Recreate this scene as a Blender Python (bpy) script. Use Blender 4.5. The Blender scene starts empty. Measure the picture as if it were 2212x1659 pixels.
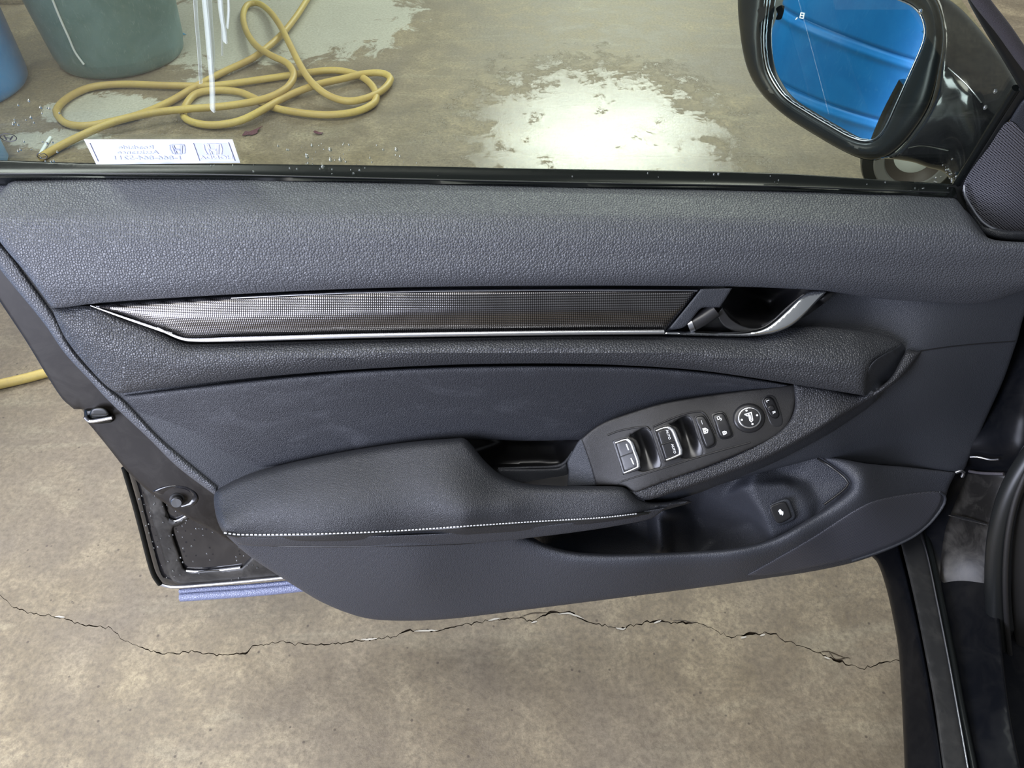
import bpy, bmesh, math, random
import numpy as np
from mathutils import Vector, Matrix
from mathutils.geometry import delaunay_2d_cdt
random.seed(7)
rng = np.random.default_rng(7)
scene = bpy.context.scene
COL = scene.collection

# ------------------------------------------------------------------ camera
F = 1640.0
PITCH = math.radians(46)
CAM = np.array([0.0, -0.78, 1.39])
fwd = np.array([0, math.cos(PITCH), -math.sin(PITCH)])
upv = np.array([0, math.sin(PITCH), math.cos(PITCH)])
rgt = np.array([1.0, 0, 0])
cd = bpy.data.cameras.new('camera'); cam = bpy.data.objects.new('camera', cd); COL.objects.link(cam)
cd.sensor_fit = 'HORIZONTAL'; cd.sensor_width = 36; cd.lens = F/2212*36
cd.clip_start = 0.02; cd.clip_end = 100
cam.location = CAM; cam.rotation_euler = (math.radians(90)-PITCH, 0, 0)
scene.camera = cam

# ------------------------------------------------------------------ world, lamps, exposure
w = bpy.data.worlds.new('garage_air'); scene.world = w; w.use_nodes = True
w.node_tree.nodes['Background'].inputs[0].default_value = (0.88, 0.93, 1.0, 1)
w.node_tree.nodes['Background'].inputs[1].default_value = 0.25
scene.view_settings.view_transform = 'Standard'; scene.view_settings.look = 'None'
scene.view_settings.gamma = 1; scene.view_settings.use_curve_mapping = False
scene.view_settings.exposure = 0.0

def area(name, loc, aim, sx, sy, power, color):
    l = bpy.data.lights.new(name, 'AREA'); l.shape = 'RECTANGLE'; l.size = sx; l.size_y = sy
    l.energy = power; l.color = color
    o = bpy.data.objects.new(name, l); COL.objects.link(o); o.location = loc
    o.rotation_euler = (Vector(aim)-Vector(loc)).to_track_quat('-Z', 'Y').to_euler()
    return o
area('ceiling_lamp_over_bay', (-0.9, -0.6, 3.0), (-0.6, -0.4, 0), 1.3, 2.4, 84, (1.0, 0.98, 0.95))
area('ceiling_lamp_far', (1.0, 6.9, 3.0), (1.0, 6.2, 0), 2.1, 0.75, 250, (0.95, 1.0, 0.97))
area('ceiling_lamp_left', (-2.3, 1.6, 3.0), (-1.6, 1.2, 0), 0.4, 2.6, 70, (0.97, 0.98, 1.0))
area('ceiling_lamp_right', (1.6, 2.8, 3.1), (1.2, 2.4, 0), 0.5, 2.4, 60, (1.0, 0.98, 0.92))
area('left_fill_panel', (-1.62, -1.45, 1.10), (-0.55, 0.0, 0.60), 1.2, 1.2, 94, (0.78, 0.82, 1.0))  # unseen soft panel added low at left to brighten that side of the trim

# ------------------------------------------------------------------ mapping helpers
LEAN = math.radians(15)
P0 = np.array([0, 0, 0.92]); PN = np.array([0, -math.cos(LEAN), math.sin(LEAN)])
def rays(px, py):
    px = np.asarray(px, float); py = np.asarray(py, float)
    r = fwd*F + np.multiply.outer(px-1106, rgt) + np.multiply.outer(829.5-py, upv)
    return r/np.linalg.norm(r, axis=-1, keepdims=True)
def plane_mapper(p0, n):
    p0 = np.asarray(p0, float); n = np.asarray(n, float); n = n/np.linalg.norm(n)
    def f(px, py, d):
        r = rays(px, py); d = np.asarray(d, float)
        t = (np.dot(p0-CAM, n)+d)/(r@n)
        return CAM + r*np.expand_dims(t, -1)
    return f
UD = plane_mapper(P0, PN)                 # door plane, d = towards the cabin
UZ = plane_mapper((0, 0, 0), (0, 0, 1))   # horizontal, d = height
_g0 = UD(1106, 385, -.020)
UG = plane_mapper(_g0, (0, -math.cos(math.radians(20)), -math.sin(math.radians(20))))   # window pane, leaning in at the top
UY = plane_mapper((0, 0, 0), (0, 1, 0))   # vertical, d = distance y
def P(m, x, y, d): return Vector(m(x, y, d).tolist())

# ------------------------------------------------------------------ object helpers
def link(name, me, mat, parent=None):
    o = bpy.data.objects.new(name, me); COL.objects.link(o)
    if mat is not None and not me.materials: me.materials.append(mat)
    if parent is not None: o.parent = parent
    return o
def empty(name, loc=(0, 0, 0)):
    o = bpy.data.objects.new(name, None); COL.objects.link(o); o.location = loc; o.empty_display_size = .05
    return o
def tag(o, label=None, cat=None, group=None, kind=None):
    if label: o['label'] = label
    if cat: o['category'] = cat
    if group: o['group'] = group
    if kind: o['kind'] = kind
    return o
def place(o, parent):          # keep world geometry while parented to an Empty away from the origin
    o.parent = parent; o.matrix_parent_inverse = Matrix.Translation(-parent.location); return o

def smooth_path(pts, closed=True, step=8.0):
    """Catmull-Rom through pts; a point with a third item is a sharp corner."""
    n = len(pts); out = []
    segs = n if closed else n-1
    for i in range(segs):
        p1 = pts[i]; p2 = pts[(i+1) % n]
        a = np.array(p1[:2], float); b = np.array(p2[:2], float)
        if len(p1) > 2 or (not closed and i == 0): a0 = a-(b-a)
        else: a0 = np.array(pts[(i-1) % n][:2], float)
        if len(p2) > 2 or (not closed and i == segs-1): b0 = b+(b-a)
        else: b0 = np.array(pts[(i+2) % n][:2], float)
        L = np.linalg.norm(b-a)
        # centripetal-ish tangents
        ta = (b-a0)/max(np.linalg.norm(b-a)+np.linalg.norm(a-a0), 1e-6)*L
        tb = (b0-a)/max(np.linalg.norm(b0-b)+np.linalg.norm(b-a), 1e-6)*L
        k = max(1, int(round(L/step)))
        for j in range(k):
            t = j/k
            h1 = 2*t**3-3*t**2+1; h2 = t**3-2*t**2+t; h3 = -2*t**3+3*t**2; h4 = t**3-t**2
            out.append(h1*a+h2*ta+h3*b+h4*tb)
    if not closed: out.append(np.array(pts[-1][:2], float))
    return np.array(out)

class RBF:
    def __init__(s, pts, lam=1e-4):
        p = np.array(pts, float); s.c = p[:, :2]/1000; n = len(p)
        K = s.k(s.c, s.c)+lam*np.eye(n)
        A = np.zeros((n+3, n+3)); A[:n, :n] = K; A[:n, n] = 1; A[:n, n+1:] = s.c; A[n, :n] = 1; A[n+1:, :n] = s.c.T
        s.w = np.linalg.solve(A, np.concatenate([p[:, 2], [0, 0, 0]]))
    def k(s, a, b):
        r = np.linalg.norm(a[:, None]-b[None], axis=-1)
        return np.where(r > 0, r*r*np.log(r+1e-12), 0)
    def __call__(s, x, y):
        q = np.stack([np.atleast_1d(x), np.atleast_1d(y)], -1)/1000
        return s.k(q, s.c)@s.w[:-3]+s.w[-3]+q@s.w[-2:]
class TIN:
    def __init__(s, pts):
        s.p = np.array(pts, float)
        r = delaunay_2d_cdt([Vector(v[:2]) for v in s.p.tolist()], [], [], 0, 1e-6)
        order = [o[0] for o in r[3]]
        s.t = np.array([[order[i] for i in f] for f in r[2]])
    def __call__(s, x, y):
        x = np.atleast_1d(x).astype(float); y = np.atleast_1d(y).astype(float)
        z = np.full(x.shape, np.nan)
        for a, b, c in s.t:
            A, B, Cc = s.p[a], s.p[b], s.p[c]
            det = (B[1]-Cc[1])*(A[0]-Cc[0])+(Cc[0]-B[0])*(A[1]-Cc[1])
            if abs(det) < 1e-9: continue
            l1 = ((B[1]-Cc[1])*(x-Cc[0])+(Cc[0]-B[0])*(y-Cc[1]))/det
            l2 = ((Cc[1]-A[1])*(x-Cc[0])+(A[0]-Cc[0])*(y-Cc[1]))/det
            l3 = 1-l1-l2
            m = (l1 >= -1e-6) & (l2 >= -1e-6) & (l3 >= -1e-6)
            z[m] = (l1*A[2]+l2*B[2]+l3*Cc[2])[m]
        bad = np.isnan(z)
        if bad.any():
            dd = (x[bad][:, None]-s.p[None, :, 0])**2+(y[bad][:, None]-s.p[None, :, 1])**2
            z[bad] = s.p[dd.argmin(1), 2]
        return z
class BAND:
    """surface between an upper and a lower edge line with a cross-section profile"""
    def __init__(s, top, bot, prof, gain=((0, 1), (2212, 1))):
        s.a, s.b, s.g = (np.array(v, float) for v in (top, bot, gain))
        t = np.linspace(-.5, 1.5, 401); p = np.interp(t, *np.array(prof, float).T)
        k = np.exp(-np.linspace(-2.5, 2.5, 51)**2); k /= k.sum(); s.t = t; s.p = np.convolve(np.pad(p, 25, 'edge'), k, 'valid')
        xs = np.linspace(-200, 2500, 541); s.x = xs; kk = np.exp(-np.linspace(-2.5, 2.5, 17)**2); kk /= kk.sum()
        sm = lambda v: np.convolve(np.pad(v, 8, 'edge'), kk, 'valid')
        s.ya, s.da, s.yb, s.db, s.gg = (sm(v) for v in (np.interp(xs, s.a[:, 0], s.a[:, 1]), np.interp(xs, s.a[:, 0], s.a[:, 2]), np.interp(xs, s.b[:, 0], s.b[:, 1]), np.interp(xs, s.b[:, 0], s.b[:, 2]), np.interp(xs, s.g[:, 0], s.g[:, 1])))
    def __call__(s, x, y):
        x = np.atleast_1d(x); y = np.atleast_1d(y); I = lambda v: np.interp(x, s.x, v)
        t = (y-I(s.ya))/np.maximum(I(s.yb)-I(s.ya), 8); t = np.clip(t, -.3, 1.3)
        return I(s.da)*(1-t)+I(s.db)*t+I(s.gg)*np.interp(t, s.t, s.p)
def const(v): return lambda x, y: np.full(np.atleast_1d(x).shape, float(v))
def plus(f, v): return lambda x, y: f(x, y)+v

def inside(poly, q):
    x, y = q[:, 0], q[:, 1]; r = np.zeros(len(q), bool)
    a = poly; b = np.roll(poly, -1, 0)
    for (x1, y1), (x2, y2) in zip(a, b):
        if y1 == y2: continue
        c = ((y1 > y) != (y2 > y)) & (x < (x2-x1)*(y-y1)/(y2-y1)+x1)
        r ^= c
    return r
def dist(poly, q):
    a = poly; b = np.roll(poly, -1, 0); best = np.full(len(q), 1e9)
    for p1, p2 in zip(a, b):
        e = p2-p1; L = e@e
        if L < 1e-9: continue
        t = np.clip(((q-p1)@e)/L, 0, 1)
        best = np.minimum(best, np.linalg.norm(q-(p1+t[:, None]*e), axis=1))
    return best

def patch(name, outline, dfun, mat, parent=None, edge=None, spacing=12, holes=(), thick=.008, mapper=UD,
          step=None, relax=0, closed_back=False, hole_edge=True, sharp=40, lip=None):
    step = step or spacing*.8
    polys = [smooth_path(outline, True, step)]+[smooth_path(h, True, step) for h in holes]
    O = polys[0]; lo = O.min(0); hi = O.max(0)
    xs = np.arange(lo[0]-spacing, hi[0]+spacing, spacing); ys = np.arange(lo[1]-spacing, hi[1]+spacing, spacing*.866)
    g = np.array([(x+(spacing/2 if j % 2 else 0), y) for j, y in enumerate(ys) for x in xs])
    cand = [g]; ew = edge[0] if edge else 0
    if edge:
        for pl in polys:
            t = np.roll(pl, -1, 0)-np.roll(pl, 1, 0); t /= np.maximum(np.linalg.norm(t, axis=1, keepdims=True), 1e-9)
            nrm = np.stack([-t[:, 1], t[:, 0]], -1)
            for k in (.06, .18, .36, .6, .9):
                for s in (1, -1): cand.append(pl+nrm*s*ew*k)
    kept = []
    for ci, c in enumerate(cand):
        m = inside(O, c)
        for h in polys[1:]: m &= ~inside(h, c)
        c = c[m]
        if len(c) == 0: continue
        dd = np.min([dist(p, c) for p in polys], axis=0)
        if ci == 0: c = c[dd > max(ew, spacing*.45)]
        else:
            k = (.06, .18, .36, .6, .9)[((ci-1) % 10)//2]
            c = c[np.abs(dd-ew*k) < ew*.05]
        kept.append(c)
    inner = np.concatenate(kept) if kept else np.zeros((0, 2))
    allp = np.concatenate(polys+[inner]); edges = []; base = 0
    for p in polys:
        n = len(p); edges += [(base+i, base+(i+1) % n) for i in range(n)]; base += n
    r = delaunay_2d_cdt([Vector(v) for v in allp.tolist()], edges, [], 0, 1e-4)
    V = np.array([v[:] for v in r[0]]); T = np.array([list(f) for f in r[2] if len(f) == 3])
    cen = V[T].mean(1); m = inside(O, cen)
    for h in polys[1:]: m &= ~inside(h, cen)
    T = T[m]
    used = np.unique(T); remap = -np.ones(len(V), int); remap[used] = np.arange(len(used)); V = V[used]; T = remap[T]
    d = dfun(V[:, 0], V[:, 1])
    if relax:
        E = np.concatenate([T[:, [0, 1]], T[:, [1, 2]], T[:, [2, 0]]]); E = np.concatenate([E, E[:, ::-1]])
        cnt = np.bincount(E[:, 0], minlength=len(V))
        for _ in range(relax):
            d = .5*d+.5*np.bincount(E[:, 0], weights=d[E[:, 1]], minlength=len(V))/cnt
    if edge:
        ds = dist(polys[0], V)
        if hole_edge:
            for h in polys[1:]: ds = np.minimum(ds, dist(h, V))
        t = np.clip(ds/ew, 0, 1); d = d-edge[1]*(1-np.sqrt(np.maximum(0, 1-(1-t)**2)))
    if lip is not None:
        lp = smooth_path(lip[0], False, 8); dl_ = np.min(np.linalg.norm(V[:, None]-lp[None], axis=2), axis=1)
        t = np.clip(dl_/lip[1], 0, 1); d = d-lip[2]*(1-np.sqrt(np.maximum(0, 1-(1-t)**2)))
    W = mapper(V[:, 0], V[:, 1], d)
    # boundary rim going back along the line of depth
    E = np.concatenate([T[:, [0, 1]], T[:, [1, 2]], T[:, [2, 0]]])
    es = set(map(tuple, E.tolist())); bd = [e for e in es if (e[1], e[0]) not in es]
    bv = sorted({i for e in bd for i in e}); 
    dirs = W-CAM; dirs /= np.linalg.norm(dirs, axis=1, keepdims=True)
    n0 = len(W); faces = T.tolist()
    A = W[T[:, 0]]; nn = np.cross(W[T[:, 1]]-A, W[T[:, 2]]-A)
    flip = (nn*(CAM-A)).sum(1).sum() < 0
    if closed_back:
        W2 = W+dirs*thick
        back = [[a+n0, c+n0, b+n0] for a, b, c in faces]
        rim = [[e[1], e[0], e[0]+n0, e[1]+n0] for e in bd]
        W = np.concatenate([W, W2]); faces = faces+back+rim
    else:
        mp = {v: n0+i for i, v in enumerate(bv)}
        W = np.concatenate([W, W[bv]+dirs[bv]*thick]) if bv else W
        faces = faces+[[e[1], e[0], mp[e[0]], mp[e[1]]] for e in bd]
    if flip: faces = [f[::-1] for f in faces]
    me = bpy.data.meshes.new(name); me.from_pydata(W.tolist(), [], faces); me.update()
    me.polygons.foreach_set('use_smooth', [True]*len(me.polygons))
    me.set_sharp_from_angle(angle=math.radians(sharp))
    return link(name, me, mat, parent)

def tube(name, pts, rad, mat, parent=None, sides=10, cap=True, flat=1.0):
    P_ = [Vector(p) for p in pts]; n = len(P_)
    rs = rad if isinstance(rad, (list, tuple, np.ndarray)) else [rad]*n
    verts = []; faces = []; ref = None
    for i, p in enumerate(P_):
        t = (P_[min(i+1, n-1)]-P_[max(i-1, 0)]).normalized()
        if ref is None:
            ref = t.orthogonal().normalized()
            if abs(t.z) < .9: ref = (Vector((0, 0, 1))-t*t.z).normalized()
        ref = (ref-t*ref.dot(t)).normalized(); b = t.cross(ref)
        for k in range(sides):
            a = 2*math.pi*k/sides
            verts.append(p+(ref*math.cos(a)*flat+b*math.sin(a))*rs[i])
    for i in range(n-1):
        for k in range(sides):
            a = i*sides+k; b_ = i*sides+(k+1) % sides
            faces.append((a, b_, b_+sides, a+sides))
    if cap: faces += [tuple(range(sides))[::-1], tuple((n-1)*sides+k for k in range(sides))]
    me = bpy.data.meshes.new(name); me.from_pydata([v[:] for v in verts], [], faces)
    me.polygons.foreach_set('use_smooth', [True]*len(me.polygons)); me.set_sharp_from_angle(angle=math.radians(50))
    return link(name, me, mat, parent)
def px_tube(name, pts, dfun, rad, mat, parent=None, mapper=UD, step=10, **k):
    q = smooth_path(pts, False, step); d = dfun(q[:, 0], q[:, 1])
    W = mapper(q[:, 0], q[:, 1], d)
    if isinstance(rad, tuple): rad = np.interp(np.linspace(0, 1, len(q)), np.linspace(0, 1, len(rad)), rad).tolist()
    return tube(name, W.tolist(), rad, mat, parent, **k)

def lathe(name, prof, mat, parent=None, seg=64, loc=(0, 0, 0), axis=None):
    verts = []; faces = []; n = len(prof)
    for k in range(seg):
        a = 2*math.pi*k/seg
        for r, z in prof: verts.append(Vector((r*math.cos(a), r*math.sin(a), z)))
    for k in range(seg):
        k2 = (k+1) % seg
        for i in range(n-1): faces.append((k*n+i, k2*n+i, k2*n+i+1, k*n+i+1))
    if axis is not None:
        q = Vector((0, 0, 1)).rotation_difference(Vector(axis)); verts = [q@v for v in verts]
    me = bpy.data.meshes.new(name); me.from_pydata([v[:] for v in verts], [], faces)
    bm = bmesh.new(); bm.from_mesh(me); bmesh.ops.remove_doubles(bm, verts=bm.verts, dist=1e-5)
    bmesh.ops.recalc_face_normals(bm, faces=bm.faces); bm.to_mesh(me); bm.free()
    me.polygons.foreach_set('use_smooth', [True]*len(me.polygons)); me.set_sharp_from_angle(angle=math.radians(35))
    o = link(name, me, mat, parent); o.location = loc; return o

def map_verts(name, v2, faces, org, xd, yd, dfun, off, mat, parent, mapper=UD):
    v2 = np.array(v2); px = org[0]+v2[:, 0]*xd[0]+v2[:, 1]*yd[0]; py = org[1]+v2[:, 0]*xd[1]+v2[:, 1]*yd[1]
    W = mapper(px, py, dfun(px, py)+off)
    A = W[[f[0] for f in faces]]; nn = np.cross(W[[f[1] for f in faces]]-A, W[[f[2] for f in faces]]-A)
    if (nn*(CAM-A)).sum() < 0: faces = [list(f)[::-1] for f in faces]
    me = bpy.data.meshes.new(name); me.from_pydata(W.tolist(), [], [list(f) for f in faces])
    return link(name, me, mat, parent)
def lettering(name, s, org, xd, yd, dfun, off, mat, parent, bold=0.0, mapper=UD, align='CENTER'):
    """flat print: xd, yd are the photo directions of one em along the line and up."""
    c = bpy.data.curves.new('txt', 'FONT'); c.body = s; c.align_x = align; c.align_y = 'CENTER'; c.offset = bold; c.resolution_u = 3
    o = bpy.data.objects.new('txt', c); COL.objects.link(o)
    dg = bpy.context.evaluated_depsgraph_get(); me = bpy.data.meshes.new_from_object(o.evaluated_get(dg))
    v = [(q.co.x, q.co.y) for q in me.vertices]; f = [list(p.vertices) for p in me.polygons]
    bpy.data.objects.remove(o); bpy.data.meshes.remove(me); bpy.data.curves.remove(c)
    return map_verts(name, v, f, org, xd, yd, dfun, off, mat, parent, mapper)
def strokes(name, lines, wd, org, xd, yd, dfun, off, mat, parent, mapper=UD):
    """flat line drawing made of thick strokes given in unit coordinates"""
    V = []; Fc = []
    for ln in lines:
        closed = ln[0] == ln[-1]
        p = [Vector(q) for q in ln]; n = len(p)
        for i in range(n-1):
            a, b = p[i], p[i+1]; t = (b-a).normalized(); nn = Vector((-t.y, t.x))*wd/2; a = a-t*wd*.3; b = b+t*wd*.3
            k = len(V); V += [(a+nn)[:], (b+nn)[:], (b-nn)[:], (a-nn)[:]]; Fc.append([k, k+1, k+2, k+3])
    return map_verts(name, V, Fc, org, xd, yd, dfun, off, mat, parent, mapper)

# ------------------------------------------------------------------ materials
def base_mat(name, col, rough=.5, metal=0, spec=.5, coat=0, coat_rough=.05):
    m = bpy.data.materials.new(name); m.use_nodes = True
    b = m.node_tree.nodes['Principled BSDF']
    b.inputs['Base Color'].default_value = (*col, 1); b.inputs['Roughness'].default_value = rough
    b.inputs['Metallic'].default_value = metal; b.inputs['Specular IOR Level'].default_value = spec
    b.inputs['Coat Weight'].default_value = coat; b.inputs['Coat Roughness'].default_value = coat_rough
    return m, m.node_tree, b
def N(nt, t, **k):
    n = nt.nodes.new(t)
    for a, v in k.items():
        if a in n.inputs.keys() if isinstance(a, str) else False: n.inputs[a].default_value = v
        else: setattr(n, a, v)
    return n
def coords(nt, sc=(1, 1, 1), rot=(0, 0, 0), loc=(0, 0, 0)):
    t = nt.nodes.new('ShaderNodeTexCoord'); m = nt.nodes.new('ShaderNodeMapping')
    m.inputs['Scale'].default_value = sc; m.inputs['Rotation'].default_value = rot; m.inputs['Location'].default_value = loc
    nt.links.new(t.outputs['Object'], m.inputs['Vector']); return m.outputs['Vector']
def noise(nt, vec, scale, detail=4, rough=.55, dist_=0):
    n = nt.nodes.new('ShaderNodeTexNoise'); n.inputs['Scale'].default_value = scale; n.inputs['Detail'].default_value = detail
    n.inputs['Roughness'].default_value = rough; n.inputs['Distortion'].default_value = dist_
    nt.links.new(vec, n.inputs['Vector']); return n
def ramp(nt, fac, stops):
    r = nt.nodes.new('ShaderNodeValToRGB'); e = r.color_ramp.elements
    while len(e) < len(stops): e.new(.5)
    for i, (p, c) in enumerate(stops):
        e[i].position = p; e[i].color = (*c, 1) if isinstance(c, (tuple, list)) else (c, c, c, 1)
    nt.links.new(fac, r.inputs['Fac']); return r.outputs['Color']
def math_n(nt, op, a, b=None, clamp=False):
    n = nt.nodes.new('ShaderNodeMath'); n.operation = op; n.use_clamp = clamp
    for i, v in enumerate((a, b)):
        if v is None: continue
        if isinstance(v, (int, float)): n.inputs[i].default_value = v
        else: nt.links.new(v, n.inputs[i])
    return n.outputs[0]
def mix_c(nt, fac, a, b):
    n = nt.nodes.new('ShaderNodeMix'); n.data_type = 'RGBA'
    for s, v in ((0, fac), (6, a), (7, b)):
        if isinstance(v, (int, float)): n.inputs[s].default_value = v
        elif isinstance(v, tuple): n.inputs[s].default_value = (*v, 1)
        else: nt.links.new(v, n.inputs[s])
    return n.outputs[2]
def bump(nt, b, height, strength, distance, prev=None):
    n = nt.nodes.new('ShaderNodeBump'); n.inputs['Strength'].default_value = strength; n.inputs['Distance'].default_value = distance
    nt.links.new(height, n.inputs['Height'])
    if prev: nt.links.new(prev, n.inputs['Normal'])
    nt.links.new(n.outputs[0], b.inputs['Normal']); return n.outputs[0]

def grained(name, col, rough, cell, depth, spec=.5, dirt=0.0):
    m, nt, b = base_mat(name, col, rough, spec=spec)
    v = coords(nt)
    wob = noise(nt, v, cell*.35, 2)
    vm = nt.nodes.new('ShaderNodeVectorMath'); vm.operation = 'MULTIPLY_ADD'
    nt.links.new(wob.outputs['Color'], vm.inputs[0]); vm.inputs[1].default_value = (.7/cell,)*3; nt.links.new(v, vm.inputs[2])
    vo = nt.nodes.new('ShaderNodeTexVoronoi'); vo.feature = 'DISTANCE_TO_EDGE'; vo.inputs['Scale'].default_value = cell; vo.inputs['Randomness'].default_value = .8
    nt.links.new(vm.outputs[0], vo.inputs['Vector'])
    h = math_n(nt, 'MINIMUM', vo.outputs['Distance'], .22)
    v1 = nt.nodes.new('ShaderNodeTexVoronoi'); v1.feature = 'F1'; v1.inputs['Scale'].default_value = cell; v1.inputs['Randomness'].default_value = .8
    nt.links.new(vm.outputs[0], v1.inputs['Vector'])
    h = math_n(nt, 'SUBTRACT', h, math_n(nt, 'MULTIPLY', math_n(nt, 'MULTIPLY', v1.outputs['Distance'], v1.outputs['Distance']), .45))
    big = noise(nt, v, 14, 3)
    bump(nt, b, h, 1.0, depth)
    r = nt.nodes.new('ShaderNodeMapRange'); r.inputs['To Min'].default_value = rough-.05; r.inputs['To Max'].default_value = rough+.06
    nt.links.new(big.outputs['Fac'], r.inputs['Value']); nt.links.new(r.outputs[0], b.inputs['Roughness'])
    if dirt:
        sm = noise(nt, coords(nt, (1, 1, 2.2)), 9, 6, .65, 1.5)
        f = ramp(nt, sm.outputs['Fac'], [(.52, 0.0), (.75, dirt)])
        nt.links.new(mix_c(nt, f, tuple(col), tuple(min(1, c*2.2+.03) for c in col)), b.inputs['Base Color'])
    return m
VINYL = grained('grained_charcoal_vinyl', (.058, .062, .072), .42, 330, .0014, spec=.55)
VINYL_COARSE = grained('coarse_grained_charcoal_vinyl', (.036, .038, .043), .40, 330, .0016, spec=.55)
VINYL_RIM = grained('rim_grained_vinyl', (.030, .031, .035), .42, 380, .0015, spec=.5)
LEATHER = grained('armrest_leatherette', (.0165, .0180, .0220), .44, 620, .0006, spec=.5)
SOFT = grained('soft_insert_vinyl', (.024, .026, .032), .48, 560, .0007, spec=.5, dirt=.35)
HARD = grained('hard_door_plastic', (.028, .031, .038), .48, 700, .0005, spec=.5)
HARD_LOW = grained('lower_door_plastic', (.035, .038, .047), .44, 520, .0007, spec=.5)
SWITCH_PL = grained('satin_switch_plastic', (.017, .0165, .0165), .42, 1500, .00018, spec=.45)
BUTTON = base_mat('button_plastic', (.016, .016, .017), .36)[0]
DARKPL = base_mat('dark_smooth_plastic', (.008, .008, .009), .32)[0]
WHITE_INK = base_mat('white_print', (.80, .82, .84), .5)[0]
CHROME = base_mat('satin_chrome', (.78, .80, .82), .20, 1)[0]
BRIGHT = base_mat('bright_trim_and_highlight_metal', (.82, .83, .86), .26, 1)[0]
RUBBER = base_mat('black_rubber', (.010, .011, .011), .38)[0]
GLOSSRUB = base_mat('wet_black_rubber', (.005, .006, .006), .25, spec=.25)[0]
STEEL = base_mat('zinc_steel', (.55, .56, .60), .3, 1)[0]
THREAD = base_mat('grey_thread', (.55, .56, .58), .7)[0]

def paint(name, col, rough, dust=.0, dcol=(.20, .19, .17), coat=.35, spec=.5):
    m, nt, b = base_mat(name, col, rough, spec=spec, coat=coat, coat_rough=.04)
    v = coords(nt); n1 = noise(nt, v, 22, 8, .7, 1.2); n2 = noise(nt, v, 5, 3)
    f = math_n(nt, 'MULTIPLY', n1.outputs['Fac'], n2.outputs['Fac'])
    f = ramp(nt, f, [(.22, 0.0), (.42, dust)])
    nt.links.new(mix_c(nt, f, col, dcol), b.inputs['Base Color'])
    r = nt.nodes.new('ShaderNodeMapRange'); r.inputs['To Min'].default_value = rough; r.inputs['To Max'].default_value = rough+.3
    nt.links.new(f, r.inputs['Value']); nt.links.new(r.outputs[0], b.inputs['Roughness'])
    return m
PAINT = paint('black_car_paint', (.008, .008, .010), .16, .10)
PAINT_DUSTY = paint('dusty_black_car_paint', (.009, .0085, .008), .46, .25, coat=.0)
PAINT_FLANGE = paint('brown_black_door_shell', (.011, .009, .0075), .48, .10, coat=.0, spec=.25)
PAINT_SILL = paint('dull_black_sill_paint', (.003, .0035, .005), .33, .03, coat=0, spec=.14)
SILL_MAT = paint('grey_sill_rubber', (.018, .0185, .019), .5, .12, coat=0, spec=.3)

def weave(name):
    m, nt, b = base_mat(name, (.30, .29, .30), .24, 1)
    v = coords(nt, (1, 1, 1))
    vo = nt.nodes.new('ShaderNodeTexVoronoi'); vo.feature = 'F1'; vo.inputs['Scale'].default_value = 430; vo.inputs['Randomness'].default_value = 0
    mp = nt.nodes.new('ShaderNodeMapping'); mp.inputs['Scale'].default_value = (1, .0, 1); nt.links.new(v, mp.inputs['Vector'])
    nt.links.new(mp.outputs[0], vo.inputs['Vector'])
    c = ramp(nt, vo.outputs['Distance'], [(.15, (.38, .37, .38)), (.55, (.034, .031, .029))])
    nt.links.new(c, b.inputs['Base Color'])
    bump(nt, b, math_n(nt, 'MULTIPLY', vo.outputs['Distance'], -1), .6, .0007)
    return m
WEAVE = weave('woven_dark_metal')
def perforated(name, col, scale, hole, rough=.5, stretch=.6):
    m, nt, b = base_mat(name, col, rough)
    v = coords(nt); sp = nt.nodes.new('ShaderNodeSeparateXYZ'); cb = nt.nodes.new('ShaderNodeCombineXYZ'); nt.links.new(v, sp.inputs[0])
    nt.links.new(sp.outputs[0], cb.inputs[0]); nt.links.new(sp.outputs[2], cb.inputs[1])
    rt = nt.nodes.new('ShaderNodeMapping'); rt.inputs['Rotation'].default_value = (0, 0, stretch); nt.links.new(cb.outputs[0], rt.inputs[0])
    vo = nt.nodes.new('ShaderNodeTexVoronoi'); vo.voronoi_dimensions = '2D'; vo.feature = 'F1'; vo.inputs['Scale'].default_value = scale; vo.inputs['Randomness'].default_value = 0
    nt.links.new(rt.outputs[0], vo.inputs['Vector'])
    f = ramp(nt, vo.outputs['Distance'], [(hole-.06, 0.0), (hole+.06, 1.0)])
    nt.links.new(mix_c(nt, f, (.006, .006, .007), tuple(col)), b.inputs['Base Color'])
    bump(nt, b, f, .6, .0006)
    return m
GRILLE = perforated('perforated_speaker_mesh', (.13, .13, .15), 420, .34, .35)
CLOTH = perforated('ribbed_speaker_mesh', (.060, .062, .076), 400, .22, .5, 0)

def glass_mat(name, tint, refl=1.0):
    m = bpy.data.materials.new(name); m.use_nodes = True; nt = m.node_tree; nt.nodes.clear()
    o = nt.nodes.new('ShaderNodeOutputMaterial'); t = nt.nodes.new('ShaderNodeBsdfTransparent'); t.inputs[0].default_value = (*tint, 1)
    g = nt.nodes.new('ShaderNodeBsdfGlossy'); g.inputs['Roughness'].default_value = .01
    fr = nt.nodes.new('ShaderNodeFresnel'); geo = nt.nodes.new('ShaderNodeNewGeometry'); nt.links.new(math_n(nt, 'SUBTRACT', 1.5, math_n(nt, 'MULTIPLY', geo.outputs['Backfacing'], 1.5-1/1.5)), fr.inputs['IOR'])
    mx = nt.nodes.new('ShaderNodeMixShader'); nt.links.new(math_n(nt, 'MULTIPLY', fr.outputs[0], refl), mx.inputs[0]); nt.links.new(t.outputs[0], mx.inputs[1])
    nt.links.new(g.outputs[0], mx.inputs[2]); nt.links.new(mx.outputs[0], o.inputs[0]); return m
GLASS = glass_mat('green_tinted_window_glass', (.94, .98, .925))
WATER = base_mat('water_drop', (.95, .97, 1), .02)[0]
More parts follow.
